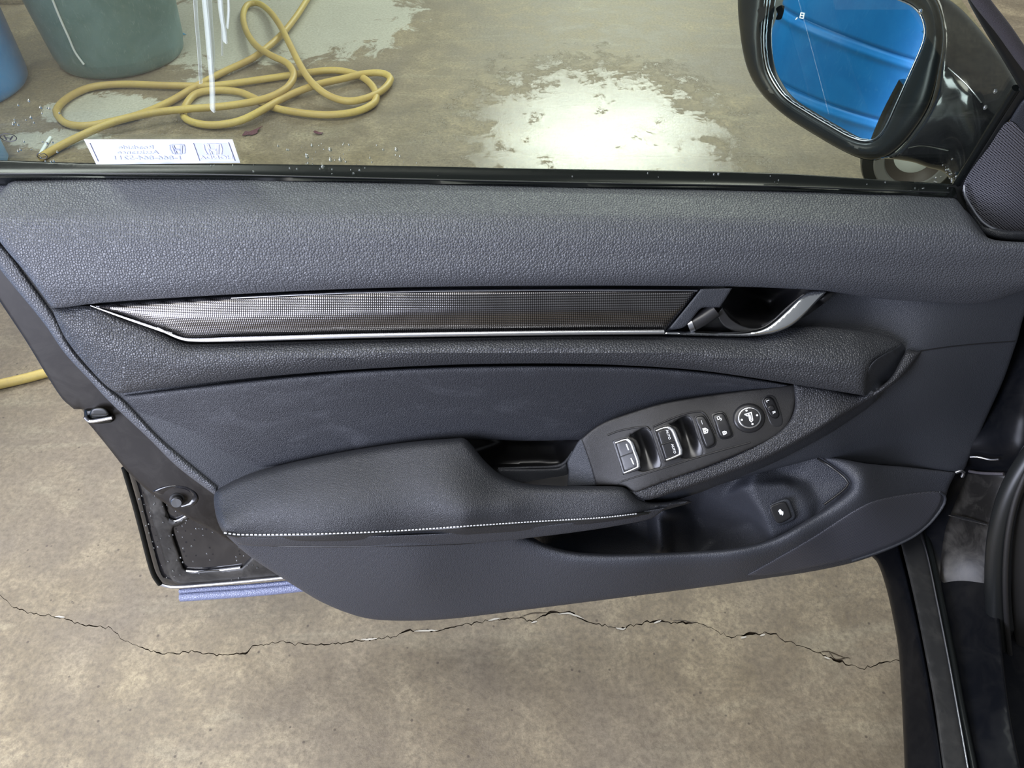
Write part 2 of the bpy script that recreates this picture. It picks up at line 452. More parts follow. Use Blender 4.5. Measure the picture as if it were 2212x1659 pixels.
WATER.node_tree.nodes['Principled BSDF'].inputs['Transmission Weight'].default_value = 1.0
WATER.node_tree.nodes['Principled BSDF'].inputs['IOR'].default_value = 1.33
MIRROR, _nt, _b = base_mat('blue_tinted_mirror', (.80, .90, 1.0), .01, 1)

def plastic_drum(name, c1, c2, c3):
    m, nt, b = base_mat(name, c1, .42)
    v = coords(nt); n1 = noise(nt, v, 5, 6, .6, .6); n2 = noise(nt, coords(nt, (1, 1, .35)), 38, 6, .75, 2.5)
    c = mix_c(nt, ramp(nt, n1.outputs['Fac'], [(.35, 0.0), (.65, 1.0)]), c1, c2)
    c = mix_c(nt, ramp(nt, n2.outputs['Fac'], [(.56, 0.0), (.72, .55)]), c, c3)
    nt.links.new(c, b.inputs['Base Color']); return m
TEAL = plastic_drum('scuffed_teal_plastic', (.060, .150, .150), (.110, .220, .235), (.26, .38, .39))
BLUE = plastic_drum('blue_drum_plastic', (.010, .20, .56), (.018, .26, .66), (.08, .36, .72))
HOSE, nt_, b_ = base_mat('yellow_rubber_hose', (.55, .42, .10), .5)
_v = coords(nt_); _n = noise(nt_, _v, 3, 4); _n2 = noise(nt_, _v, 120, 3)
_c = mix_c(nt_, ramp(nt_, _n.outputs['Fac'], [(.35, 0.0), (.65, 1.0)]), (.55, .43, .12), (.42, .30, .10))
nt_.links.new(mix_c(nt_, ramp(nt_, _n2.outputs['Fac'], [(.5, 0.0), (.8, .4)]), _c, (.30, .24, .12)), b_.inputs['Base Color'])

def floor_mat():
    m, nt, b = base_mat('wet_stained_concrete', (.3, .26, .2), .45, spec=.5)
    v = coords(nt)
    big = noise(nt, v, 1.3, 5, .6, .8); mid = noise(nt, v, 7, 9, .78, .25); fine = noise(nt, v, 90, 6, .8); stre = noise(nt, coords(nt, (1.2, 4.5, 1), (0, 0, .5)), 1.6, 7, .65, 1.3)
    c = ramp(nt, mid.outputs['Fac'], [(.28, (.130, .102, .062)), (.50, (.245, .200, .126)), (.70, (.430, .360, .228))])
    c = mix_c(nt, ramp(nt, big.outputs['Fac'], [(.40, 0.0), (.68, .65)]), c, (.175, .150, .125))
    c = mix_c(nt, ramp(nt, stre.outputs['Fac'], [(.55, 0.0), (.68, .38)]), c, (.37, .34, .235))
    c = mix_c(nt, ramp(nt, fine.outputs['Fac'], [(.36, .75), (.60, 0.0)]), c, (.105, .084, .060))
    spk = nt.nodes.new('ShaderNodeTexVoronoi'); spk.inputs['Scale'].default_value = 26; nt.links.new(v, spk.inputs['Vector'])
    c = mix_c(nt, ramp(nt, spk.outputs['Distance'], [(.05, .8), (.085, 0.0)]), c, (.07, .055, .04))
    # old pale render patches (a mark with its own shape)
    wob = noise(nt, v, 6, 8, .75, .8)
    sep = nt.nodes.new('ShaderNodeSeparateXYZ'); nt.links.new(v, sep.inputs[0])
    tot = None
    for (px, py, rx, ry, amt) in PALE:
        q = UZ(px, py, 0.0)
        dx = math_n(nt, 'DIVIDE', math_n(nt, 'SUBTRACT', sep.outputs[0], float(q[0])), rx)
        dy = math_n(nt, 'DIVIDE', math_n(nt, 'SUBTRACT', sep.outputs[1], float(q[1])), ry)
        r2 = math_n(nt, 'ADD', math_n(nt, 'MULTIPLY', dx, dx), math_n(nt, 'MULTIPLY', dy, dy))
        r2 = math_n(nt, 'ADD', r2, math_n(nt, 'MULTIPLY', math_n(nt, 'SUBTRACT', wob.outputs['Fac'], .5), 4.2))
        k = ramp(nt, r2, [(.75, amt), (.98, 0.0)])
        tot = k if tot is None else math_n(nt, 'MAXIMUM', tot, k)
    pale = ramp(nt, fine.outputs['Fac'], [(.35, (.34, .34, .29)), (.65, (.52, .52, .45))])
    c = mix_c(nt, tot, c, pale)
    nt.links.new(c, b.inputs['Base Color'])
    # wet sheet around the far bay: low roughness where water lies
    q = UZ(1290, 300, 0.0)
    dx = math_n(nt, 'DIVIDE', math_n(nt, 'SUBTRACT', sep.outputs[0], float(q[0])), .60)
    dy = math_n(nt, 'DIVIDE', math_n(nt, 'SUBTRACT', sep.outputs[1], float(q[1])), .75)
    r2 = math_n(nt, 'ADD', math_n(nt, 'MULTIPLY', dx, dx), math_n(nt, 'MULTIPLY', dy, dy))
    r2 = math_n(nt, 'ADD', r2, math_n(nt, 'MULTIPLY', math_n(nt, 'SUBTRACT', mid.outputs['Fac'], .5), 4.4))
    wet = ramp(nt, r2, [(.55, 1.0), (1.25, 0.0)])
    rr = ramp(nt, mid.outputs['Fac'], [(.40, .42), (.65, .62)])
    rgh = nt.nodes.new('ShaderNodeMix'); rgh.data_type = 'FLOAT'
    nt.links.new(wet, rgh.inputs[0]); nt.links.new(rr, rgh.inputs[2]); nt.links.new(ramp(nt, fine.outputs['Fac'], [(.36, .07), (.60, .24)]), rgh.inputs[3])
    nt.links.new(rgh.outputs[0], b.inputs['Roughness'])
    h = math_n(nt, 'ADD', math_n(nt, 'MULTIPLY', fine.outputs['Fac'], .35), mid.outputs['Fac'])
    h = math_n(nt, 'MULTIPLY', h, math_n(nt, 'SUBTRACT', 1.0, math_n(nt, 'MULTIPLY', wet, .55)))
    bump(nt, b, h, .4, .006)
    return m
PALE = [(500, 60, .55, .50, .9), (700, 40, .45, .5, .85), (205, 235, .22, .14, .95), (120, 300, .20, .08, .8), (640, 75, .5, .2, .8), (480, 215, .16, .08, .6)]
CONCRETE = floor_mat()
CRACK_MAT = base_mat('dark_wet_crack', (.05, .038, .025), .25)[0]

# ================================================================== THE SETTING: floor with its crack
crack = [(-60, 1240), (0, 1285), (30, 1313), (60, 1325), (130, 1335), (180, 1350), (240, 1357), (270, 1385), (320, 1403), (350, 1413), (420, 1408),
         (480, 1415), (530, 1412), (545, 1395), (600, 1388), (700, 1393), (780, 1385), (850, 1375), (880, 1362), (950, 1362), (1000, 1350),
         (1060, 1340), (1120, 1335), (1150, 1342), (1190, 1322), (1230, 1322), (1262, 1340), (1320, 1354), (1345, 1356), (1410, 1343), (1430, 1341), (1450, 1347),
         (1500, 1345), (1540, 1358), (1580, 1378), (1620, 1368), (1665, 1370), (1690, 1382), (1750, 1402), (1800, 1425), (1840, 1436), (1868, 1446),
         (1905, 1432), (1935, 1425), (2000, 1440)]
cw = {1190: 8, 1230: 6, 1262: 4, 1345: 6, 1420: 8, 1480: 6, 1620: 9, 1810: 9, 530: 6, 700: 4, 880: 6}
Lp = []
pts = np.array(crack, float)
for i in range(len(pts)-1):
    k = max(2, int(np.hypot(*(pts[i+1]-pts[i]))/6))
    for j in range(k): Lp.append(pts[i]+(pts[i+1]-pts[i])*j/k+np.array([0, rng.normal(0, 2.1) if j else 0]))
Lp = np.array(Lp)
wd = 1.0+1.0*np.abs(np.convolve(rng.normal(0, 1, len(Lp)), np.ones(4)/2, 'same'))
for x0, ww in cw.items(): wd = np.maximum(wd, ww*.75*np.exp(-((Lp[:, 0]-x0)/16)**2))
wd[0] = wd[-1] = .6
up_ = Lp-np.stack([np.zeros(len(Lp)), wd/2], -1); dn_ = Lp+np.stack([np.zeros(len(Lp)), wd/2], -1)
ring = np.concatenate([up_, dn_[::-1]])
G = UZ(ring[:, 0], ring[:, 1], 0.0)[:, :2]
FX0, FX1, FY0, FY1 = -7.0, 7.0, -5.0, 11.0
outer = [(FX0, FY0), (FX1, FY0), (FX1, FY1), (FX0, FY1)]
vs = [Vector(p) for p in outer]+[Vector(p) for p in G.tolist()]
n = len(G)
r = delaunay_2d_cdt(vs, [(0, 1), (1, 2), (2, 3), (3, 0)]+[(4+i, 4+(i+1) % n) for i in range(n)], [], 0, 1e-7)
V = np.array([v[:] for v in r[0]]); T = np.array([list(f) for f in r[2]])
T = T[~inside(G, V[T].mean(1))]
fv = [(x, y, 0) for x, y in V]; ff = T.tolist()
me = bpy.data.meshes.new('floor'); me.from_pydata(fv, [], ff); me.update()
if me.polygons[0].normal.z < 0: me.flip_normals()
floor = link('floor', me, CONCRETE); tag(floor, 'wet stained brown concrete garage floor', kind='structure')
cv = []; cf = []
for i in range(n): cv += [(*G[i], 0.0), (*G[i], -.012)]
for i in range(n):
    j = (i+1) % n; cf.append([2*i, 2*j, 2*j+1, 2*i+1])
h = len(Lp)
for i in range(h-1): cf.append([2*i+1, 2*(i+1)+1, 2*(n-2-i)+1, 2*(n-1-i)+1])
me = bpy.data.meshes.new('crack'); me.from_pydata(cv, [], cf)
ck = link('crack', me, CRACK_MAT, floor); ck['label'] = 'jagged dark crack running across the concrete'
# side splinters of the crack and bright wet lips
def floor_ribbon(name, paths, wpx, mat, z=.0008):
    V = []; Fc = []
    for pth in paths:
        q = smooth_path(pth, False, 6); q[1:-1] += rng.normal(0, .5, q[1:-1].shape)
        W = UZ(q[:, 0], q[:, 1], 0.0); k0 = len(V)
        for i in range(len(W)):
            t = W[min(i+1, len(W)-1)]-W[max(i-1, 0)]; t /= np.linalg.norm(t); s = np.array([-t[1], t[0], 0])
            ww = wpx*.0009*math.sin(math.pi*(i+.6)/(len(W)+.2))
            V += [tuple(W[i]+s*ww+np.array([0, 0, z])), tuple(W[i]-s*ww+np.array([0, 0, z]))]
        for i in range(len(W)-1): Fc.append([k0+2*i, k0+2*i+1, k0+2*i+3, k0+2*i+2])
    me = bpy.data.meshes.new(name); me.from_pydata(V, [], Fc)
    return link(name, me, mat, floor)
o = floor_ribbon('crack_branch', [[(1765, 1410), (1790, 1408), (1815, 1418), (1838, 1424)], [(1790, 1408), (1805, 1424), (1835, 1420)], [(1120, 1336), (1145, 1326), (1190, 1323)],
     [(1450, 1340), (1478, 1341), (1500, 1346)]], 1.2, CRACK_MAT)
WETLIP = base_mat('water_in_crack', (.50, .47, .40), .12)[0]
o = floor_ribbon('water_bead', [[(1205, 1327), (1232, 1326), (1262, 1338)], [(1330, 1357), (1346, 1361), (1352, 1357)], [(1412, 1347), (1428, 1341)], [(1148, 1346), (1160, 1343)],
     [(780, 1382), (815, 1380)], [(895, 1364), (945, 1362)], [(1600, 1379), (1612, 1376)], [(1642, 1374), (1652, 1371)], [(1780, 1420), (1792, 1424)], [(120, 1333), (140, 1334)],
     [(1055, 1341), (1080, 1336)]], 2.0, WETLIP, z=.0015)

WALLM = plastic_wall = base_mat('pale_painted_wall', (.42, .41, .37), .7)[0]
def wall(name, lo, hi):
    me = bpy.data.meshes.new(name); x0, y0, z0 = lo; x1, y1, z1 = hi
    me.from_pydata([(x, y, z) for z in (z0, z1) for y in (y0, y1) for x in (x0, x1)], [], [(0, 1, 3, 2), (4, 6, 7, 5), (0, 4, 5, 1), (2, 3, 7, 6), (0, 2, 6, 4), (1, 5, 7, 3)])
    tag(link(name, me, WALLM), 'pale painted garage wall', kind='structure')
wall('wall_back', (FX0, 10.0, 0), (FX1, 10.15, 3.6)); wall('wall_left', (FX0, FY0, 0), (FX0+.15, 10.0, 3.6))

# pale block standing far left behind the drums
blk = empty('concrete_block', (0, 0, 0))
q1 = UZ(-120, 22, 0); q2 = UZ(52, 4, 0)
tag(blk, 'whitewashed concrete block on the floor between blue and teal barrels', 'block')
def box(name, lo, hi, mat, parent, bev=.01):
    bm = bmesh.new(); bmesh.ops.create_cube(bm, size=1)
    for v in bm.verts: v.co = Vector([lo[i]+(v.co[i]+.5)*(hi[i]-lo[i]) for i in range(3)])
    bmesh.ops.bevel(bm, geom=bm.edges[:], offset=bev, segments=2, affect='EDGES')
    me = bpy.data.meshes.new(name); bm.to_mesh(me); bm.free(); return link(name, me, mat, parent)
BLOCK = plastic_drum('whitewashed_block', (.50, .49, .43), (.58, .57, .51), (.30, .27, .22))
blk.location = (float(q2[0])-.45, float(q2[1]), 0)
o = box('body', (0, 0, 0), (.45, .22, .20), BLOCK, blk); 
o = box('mortar_edge', (-.02, -.035, 0), (.47, .24, .02), CONCRETE, blk, .004)

# ================================================================== DRUMS
def drum(name, cx, cy, rb, rt, hgt, mat, label, ribs, group=None):
    prof = [(0, .02), (rb*.86, .02), (rb*.90, .0), (rb*.95, .006), (rb*.985, .018), (rb*1.0, .04), (rb+(rt-rb)*.06/hgt, .06)]
    zs = np.linspace(.06, hgt, 220)
    for z in zs[1:]:
        rr = rb+(rt-rb)*(z/hgt)
        for rz in ribs:
            rr += .005*math.exp(-((z-rz)/.012)**2)
            rr -= .007*math.exp(-((z-rz-.030)/.006)**2)
        prof.append((rr, z))
    prof += [(rt+.012, hgt), (rt+.014, hgt+.012), (rt, hgt+.02), (rt-.012, hgt+.01), (rt-.02, hgt-.05), (0, hgt-.06)]
    e = empty(name, (cx, cy, 0)); tag(e, label, 'barrel', group)
    k = next(i for i, p in enumerate(prof) if p[0] > rt+.008 and p[1] >= hgt)
    lathe('shell', prof[:k+1], mat, e, 96)
    lathe('rim', prof[k-1:k+4], mat, e, 96)
    lathe('lid', prof[k+3:], mat, e, 48)
    return e
drum('teal_barrel', -1.70, 2.56, .262, .335, .80, TEAL, 'scuffed teal plastic barrel beside the tangled yellow hose', ())
drum('blue_barrel', -2.27, 2.22, .29, .30, .88, BLUE, 'bright blue plastic barrel cut off by the left picture edge, left of the teal barrel', (.30, .58), group='blue barrels')
drum('blue_barrel', -1.66, .10, .36, .37, 1.15, BLUE, 'big ribbed blue barrel seen reflected in the door mirror', (.28, .52, .76, 1.0), group='blue barrels')
# pale blue jug at the left picture edge
JUG = base_mat('pale_blue_plastic', (.22, .42, .72), .3)[0]
jx = UZ(-25, 352, 0)
jug = empty('plastic_jug', (float(jx[0]), float(jx[1]), 0)); tag(jug, 'pale blue plastic jug on the floor at the left picture edge, below the blue barrel', 'jug')
lathe('body', [(0, 0), (.062, 0), (.07, .012), (.07, .14), (.058, .17), (.025, .19), (.022, .205)], JUG, jug, 32)
lathe('cap', [(.026, .203), (.026, .228), (0, .23)], WHITE_INK, jug, 20)

# ================================================================== HOSES
hp = [(86, 341), (96, 335), (122, 320), (163, 299), (244, 264), (317, 246), (399, 236), (488, 229), (570, 214), (618, 191), (635, 163), (622, 138), (586, 120), (553, 98),
      (533, 69), (525, 37), (533, 12), (557, 7), (582, 24), (606, 57), (627, 98), (647, 138), (671, 175), (704, 203), (745, 218), (785, 214),
      (826, 195), (844, 171), (830, 159), (789, 159), (745, 169), (692, 181), (651, 195), (610, 213), (570, 236), (521, 260), (468, 270),
      (423, 266), (397, 252), (401, 228), (423, 203), (468, 195), (517, 199), (549, 212), (590, 232), (651, 244), (712, 248), (773, 240),
      (810, 220), (810, 195), (789, 171), (757, 157), (716, 152), (651, 159), (570, 171), (460, 185), (366, 185), (264, 182), (195, 189),
      (146, 212), (122, 240), (138, 264), (179, 272), (244, 262), (305, 246), (366, 220), (423, 187), (480, 157), (545, 126), (578, 102),
      (610, 73), (639, 37), (663, 0), (700, -60), (760, -150)]
zz = [.017]*2+[.017, .02, .045, .052, .045, .05, .05, .045, .045, .06, .06, .055]+[.02]*5+[.06]*4+[.03]*3+[.02]*3+[.03]*4+[.02, .045, .03]+[.018]*28+[.018]*4+[.03]*12
zz = (zz+[.018]*len(hp))[:len(hp)]
q = smooth_path(hp, False, 9)
# height along the path
s0 = np.concatenate([[0], np.cumsum(np.linalg.norm(np.diff(q, axis=0), axis=1))])
idx = [int(np.argmin(np.linalg.norm(q-np.array(p), axis=1))) for p in hp]
acc = 0; idx2 = []
for p, z in zip(hp, zz):
    seg = np.linalg.norm(q[acc:acc+40]-np.array(p), axis=1); acc = acc+int(seg.argmin()); idx2.append(acc)
zz = np.interp(np.arange(len(q)), idx2, zz); zz = np.convolve(np.pad(zz, 4, 'edge'), np.ones(9)/9, 'valid')
W = UZ(q[:, 0], q[:, 1], zz)
tag(tube('hose', W.tolist(), .0138, HOSE, None, sides=12), 'long yellow rubber hose lying in tangled loops on the floor in front of teal barrel', 'hose')
q = smooth_path([(-160, 850), (-60, 843), (0, 830), (60, 816), (110, 803), (200, 790), (320, 770)], False, 14)
W = UZ(q[:, 0], q[:, 1], .012)
o = tube('hose', W.tolist(), .0125, HOSE, None, sides=12); tag(o, 'straight piece of yellow hose on the floor left of the door edge', 'hose')

# reflected streak on drum, stick, scraps
STR = base_mat('white_streak_and_stick', (.75, .82, .86), .4)[0]
q = smooth_path([(100, -40), (114, 0), (130, 40), (148, 80), (162, 112), (181, 139)], False, 8)
def on_teal(px, py, extra=.006):
    r = rays(px, py); o_ = CAM-np.array([-1.70, 2.56, 0]); out = []
    for rr in r:
        a = rr[0]**2+rr[1]**2; t = 3.0
        for _ in range(8):
            z = CAM[2]+rr[2]*t; R = .262+(.335-.262)*max(z, 0)/.80+extra
            b = o_[0]*rr[0]+o_[1]*rr[1]; c = o_[0]**2+o_[1]**2-R*R; D = b*b-a*c
            t = (-b-math.sqrt(max(D, 0)))/a
        out.append(CAM+rr*t)
    return np.array(out)
W = on_teal(q[:, 0], q[:, 1])
tag(tube('glare_streak', W.tolist(), .0045, STR, None, sides=8), 'thin white streak over the teal barrel, a reflection shaped as a tube', 'glare_streak')  # window reflection given solid form as a thin tube on the barrel
W = UZ(np.array([109, 98, 84]), np.array([297, 314, 338]), .006)
tag(tube('plastic_stick', W.tolist(), .006, STR, None, sides=8), 'short white plastic stick beside the cut end of the yellow hose', 'stick')
def scrap(name, c, sx, sy, mat, label, cat, z=.004, seed=1, rot=0.):
    rg = np.random.default_rng(seed); k = 11; V = [(0, 0, .006)]; Fc = []
    for i in range(k):
        a = 2*math.pi*i/k; rr = 1+.35*rg.normal()
        x, y = sx*rr*math.cos(a), sy*rr*math.sin(a)
        V.append((x*math.cos(rot)-y*math.sin(rot), x*math.sin(rot)+y*math.cos(rot), abs(rg.normal())*.003))
    for i in range(k): Fc.append([0, 1+i, 1+(i+1) % k])
    me = bpy.data.meshes.new(name); me.from_pydata(V, [], Fc); o = link(name, me, mat); o.location = UZ(c[0], c[1], z).tolist()
    sm = o.modifiers.new('thickness', 'SOLIDIFY'); sm.thickness = .0015
    return tag(o, label, cat)
LEAFM = base_mat('dark_red_leaf', (.10, .035, .045), .5)[0]
SCR = base_mat('light_blue_scrap', (.10, .35, .60), .5)[0]
scrap('leaf', (541, 287), .032, .016, LEAFM, 'dark red scrap of leaf on the floor above the window sticker', 'leaf', seed=3, rot=.8)
scrap('leaf', (688, 288), .022, .009, LEAFM, 'small dark leaf fragment on the floor, right of the red one', 'leaf', seed=5, rot=-.3)
scrap('plastic_scrap', (392, 73), .028, .018, SCR, 'torn light blue plastic scrap against the right side of the teal barrel', 'scrap', seed=8)

# small wheel under the mirror
wc = UZ(1936, 432, 0.0); wh = empty('wheel', (float(wc[0]), float(wc[1]), 0)); 
tag(wh, 'small grey wheel with black tyre standing on the floor below the door mirror', 'wheel')
ax = Vector((-.30, -.93, .05)).normalized(); wr = .155
wl = (0, 0, wr)
GREYR = base_mat('grey_rim_plastic', (.19, .19, .18), .5)[0]; BROWN = base_mat('brown_inner_rim', (.07, .055, .045), .5)[0]; PALER = base_mat('pale_rim_insert', (.75, .80, .76), .4)[0]
lathe('tyre', [(wr*.76, .022), (wr*.97, .016), (wr, .0), (wr, -.06), (wr*.94, -.075), (wr*.5, -.075)], RUBBER, wh, 48, wl, ax)
lathe('rim', [(wr*.77, .020), (wr*.73, .026), (wr*.56, .020), (wr*.54, .012)], GREYR, wh, 48, wl, ax)
lathe('inner_ring', [(wr*.55, .014), (wr*.38, -.01), (wr*.36, -.02)], BROWN, wh, 48, wl, ax)
lathe('hub_cap', [(wr*.37, -.012), (wr*.2, -.004), (0, -.002)], PALER, wh, 32, wl, ax)

# ================================================================== THE DOOR
door = empty('car_door', (0, 0, 0))
tag(door, 'open black car door seen from the cabin, charcoal vinyl trim with switches and window', 'car door')

# --- outer skin on the far side of the door
patch('outer_skin', [(20, 540, 1), (60, 700), (140, 840), (300, 1025), (340, 1100), (356, 1230, 1), (680, 1232), (900, 1300), (1200, 1280), (1500, 1240), (1800, 1190), (1960, 1130), (2040, 1030), (2080, 930), (2140, 780), (2190, 600), (2190, 500, 1), (1000, 500)],
      RBF([(0, 500, -.035), (1000, 490, -.035), (2190, 500, -.035), (0, 800, -.09), (1000, 800, -.10), (2100, 800, -.10), (600, 1250, -.10), (1500, 1250, -.10)]), PAINT, door, edge=(30, .02), spacing=40, step=30, thick=.012, closed_back=True)
# --- metal shell behind the trim
dS = RBF([(0, 600, -.012), (100, 840, -.01), (270, 1010, -.005), (470, 1150, .0), (600, 1200, -.03), (0, 1100, -.01), (400, 900, -.02)])
patch('shell_flange', [(-80, 500, 1), (-60, 560), (0, 652), (55, 735), (103, 814), (135, 862), (160, 884, 1), (181, 884, 1), (182, 905, 1), (200, 925), (235, 968), (273, 1016), (300, 1043), (329, 1068),
      (400, 1115), (470, 1153), (520, 1185, 1), (620, 1160, 1), (560, 900), (300, 600), (100, 450, 1)], dS, PAINT_FLANGE, door, edge=(7, .004), spacing=26, thick=.03, step=12)
dL = RBF([(280, 1040, -.055), (345, 1250, -.05), (650, 1240, -.05), (500, 1100, -.06)])
patch('outer_shell', [(262, 1000, 1), (284, 1045), (300, 1110), (318, 1180), (330, 1225), (336, 1248), (348, 1262), (366, 1268), (378, 1272), (450, 1266), (560, 1255), (680, 1246, 1), (760, 1200, 1), (560, 1000, 1), (400, 950, 1)],
      dL, PAINT, door, edge=(16, .012), spacing=14, thick=.02)
patch('inner_panel', [(300, 1040, 1), (318, 1080), (335, 1140), (352, 1200), (362, 1235), (374, 1256), (392, 1263), (480, 1257), (600, 1248), (700, 1240, 1), (740, 1200, 1), (540, 1040, 1), (380, 960, 1)],
      plus(dL, .006), PAINT_DUSTY, door, edge=(7, .004), spacing=14, thick=.01,
      holes=[[(372, 1150), (374, 1140), (385, 1136), (440, 1100, 1), (640, 1160, 1), (560, 1190), (530, 1218), (522, 1226), (450, 1231), (405, 1234), (396, 1226), (388, 1200)],
             [(352, 1078), (360, 1072), (400, 1090), (412, 1106), (394, 1117), (378, 1125), (366, 1120), (360, 1105)]])
patch('recessed_panel', [(368, 1130, 1), (440, 1090, 1), (660, 1150, 1), (560, 1200), (530, 1228), (450, 1236), (400, 1238), (388, 1225)], plus(dL, -.002), PAINT_DUSTY, door, edge=(10, .004), spacing=14)
patch('recessed_panel', [(345, 1066, 1), (410, 1085, 1), (418, 1108), (395, 1122), (376, 1129), (362, 1123)], plus(dL, -.002), PAINT_DUSTY, door, edge=(6, .003), spacing=10)
px_tube('rim_highlight_bead', [(398, 1233), (430, 1235), (480, 1231), (520, 1226)], plus(dL, .003), .0022, BRIGHT, door)['label'] = 'highlight on the pressed ridge at the bottom of the recess, as a bright bead'  # highlights on the pressed rims, put in as bright metal beads
px_tube('rim_highlight_bead', [(362, 1120), (378, 1126), (396, 1118), (410, 1108)], plus(dL, .003), .0018, BRIGHT, door)
px_tube('edge_seal', [(268, 1010), (290, 1085), (307, 1150), (325, 1220), (334, 1245), (346, 1262)], plus(dL, .008), .0042, GLOSSRUB, door)
px_tube('hem_flange', [(346, 1262), (370, 1268), (450, 1263), (560, 1253), (660, 1243)], plus(dL, .008), .0028, STEEL, door)
SEAL = grained('blue_grey_wet_seal', (.16, .18, .28), .28, 300, .001)
px_tube('bottom_weatherstrip', [(391, 1289), (450, 1285), (520, 1280), (600, 1273), (700, 1262)], plus(dL, -.004), .0085, SEAL, door, sides=14)['label'] = 'blue-grey rubber strip hanging below the door'
px_tube('weatherstrip_lip', [(388, 1277), (450, 1272), (540, 1266), (650, 1256)], plus(dL, -.002), .004, SEAL, door)
# small rubber stop / striker cover and hinge bolt
patch('latch_bracket', [(183, 885, 1), (228, 884), (240, 897), (245, 908), (238, 913), (200, 915), (186, 908, 1)], plus(dS, .006), GLOSSRUB, door, edge=(7, .004), spacing=7)
patch('rubber_pad', [(194, 896), (198, 884), (210, 880), (228, 883), (236, 893), (230, 899), (200, 900)], plus(dS, .010), RUBBER, door, edge=(5, .003), spacing=5)
px_tube('bracket_lip', [(184, 900), (192, 909), (205, 909), (243, 902)], plus(dS, .009), .0028, STEEL, door, step=5)
# bolt
dome = patch('bolt_dish', [(330, 1062), (345, 1052), (372, 1047), (402, 1050), (424, 1063), (430, 1078), (420, 1092), (400, 1098), (392, 1100, 1), (360, 1078, 1)],
      lambda x, y: dS(x, y)+.003-.010*np.exp(-(((x-383)/30)**2+((y-1074)/18)**2)), PAINT, door, edge=(6, .005), spacing=6)
b0 = P(UD, 384, 1072, -.008); b1 = P(UD, 381, 1086, .012)
ba = (b1-b0).normalized()
bolt = tube('bolt', [b0[:], (b0+ba*.012)[:], (b0+ba*.0125)[:], (b0+ba*.020)[:]], [.0105, .0105, .0085, .0085], BUTTON, door, sides=24)
bend = b0+ba*.020
tube('bolt_socket', [bend[:], (bend+ba*.003)[:], (bend+ba*.0028)[:], (bend-ba*.003)[:]], [.0078, .007, .0035, .0035], STEEL, bolt, sides=20)

# --- depth fields of the trim
dU = BAND([(-80, 388, 0), (500, 386, 0), (1000, 396, 0), (1500, 407, 0), (2062, 424, 0), (2360, 440, 0)],
          [(-80, 672, .060), (200, 658, .062), (500, 638, .064), (1000, 622, .063), (1500, 620, .058), (1800, 635, .044), (2062, 656, .032), (2360, 630, .03)],
          [(0, 0), (.30, .034), (.52, .034), (.78, .022), (.86, .018), (1, 0)], [(-80, .9), (800, 1), (1500, 1), (2062, 1.25), (2300, 1.2)])
dB = RBF([(110, 690, .035), (250, 850, .045), (470, 1060, .055), (800, 900, .004), (1000, 935, .0), (500, 440, -.02), (1000, 450, -.02), (1500, 460, -.02), (1000, 600, .02), (1500, 640, .02), (1300, 850, -.006), (1720, 840, .03), (1800, 680, .012), (1750, 640, .006), (1990, 640, .022),
          (1950, 740, .030), (1990, 755, .036), (2190, 740, .014), (2130, 900, .0), (2060, 1015, .006), (1985, 860, .030), (1900, 900, .034), (1800, 960, .038), (1950, 960, .010),
          (1850, 985, .022), (1560, 1050, .028), (2230, 600, .02), (2250, 430, 0), (0, 430, -.01), (0, 560, .02), (1200, 600, .03), (1640, 1010, .032), (1700, 700, .02), (1870, 690, .012)])
TRIM_L = [(-70, 410), (-55, 470), (-10, 545), (20, 590), (98, 695), (143, 762), (202, 825), (235, 861), (324, 945), (384, 1006), (462, 1068)]
# base carrier panel with openings for the handle cup and the grab recess
patch('door_trim_panel', [(-70, 400, 1)]+TRIM_L[1:]+[(484, 1150, 1), (800, 1130, 1), (1360, 1110, 1), (1560, 1045), (1770, 988, 1), (1870, 1001), (2066, 1019, 1), (2082, 1015), (2095, 985), (2130, 905), (2168, 820),
      (2196, 740), (2225, 660), (2350, 570, 1), (2350, 538, 1), (2160, 532), (2060, 442), (1000, 416), (400, 392)], dB, HARD, door, edge=(8, .003), spacing=15, step=11,
      holes=[[(1578, 610), (1560, 660), (1560, 690), (1600, 708), (1650, 700), (1720, 655), (1790, 612, 1)], [(985, 935, 1), (1275, 925), (1290, 960), (1330, 1065, 1), (1060, 1060), (1000, 990)]])
patch('edge_piping', [(-50, 470, 1), (22, 545), (56, 592), (120, 682), (160, 755), (225, 826), (272, 866), (345, 943), (415, 1003), (472, 1050, 1), (470, 1074, 1), (384, 1009), (322, 948), (232, 863), (199, 827), (140, 763), (94, 697), (8, 592), (-22, 550), (-80, 480, 1)],
      plus(dB, .004), VINYL, door, edge=(13, .009), spacing=8)
# upper pad
patch('upper_trim_pad', [(-80, 470), (-30, 440), (2, 415), (18, 396), (32, 390, 1), (250, 384), (520, 386), (850, 394), (1250, 404), (1650, 410), (1980, 420), (2062, 425, 1), (2085, 455), (2120, 505), (2160, 520), (2360, 525, 1),
      (2360, 600, 1), (2212, 628), (2150, 648), (2090, 656), (2030, 654), (1900, 645), (1785, 629), (1650, 621), (1500, 618), (1200, 617), (900, 620), (700, 626), (500, 636), (300, 648), (200, 656), (130, 665), (112, 662), (90, 634), (58, 592), (22, 550), (-22, 500)],
      dU, VINYL, door, edge=(16, .008), spacing=13, thick=.03)
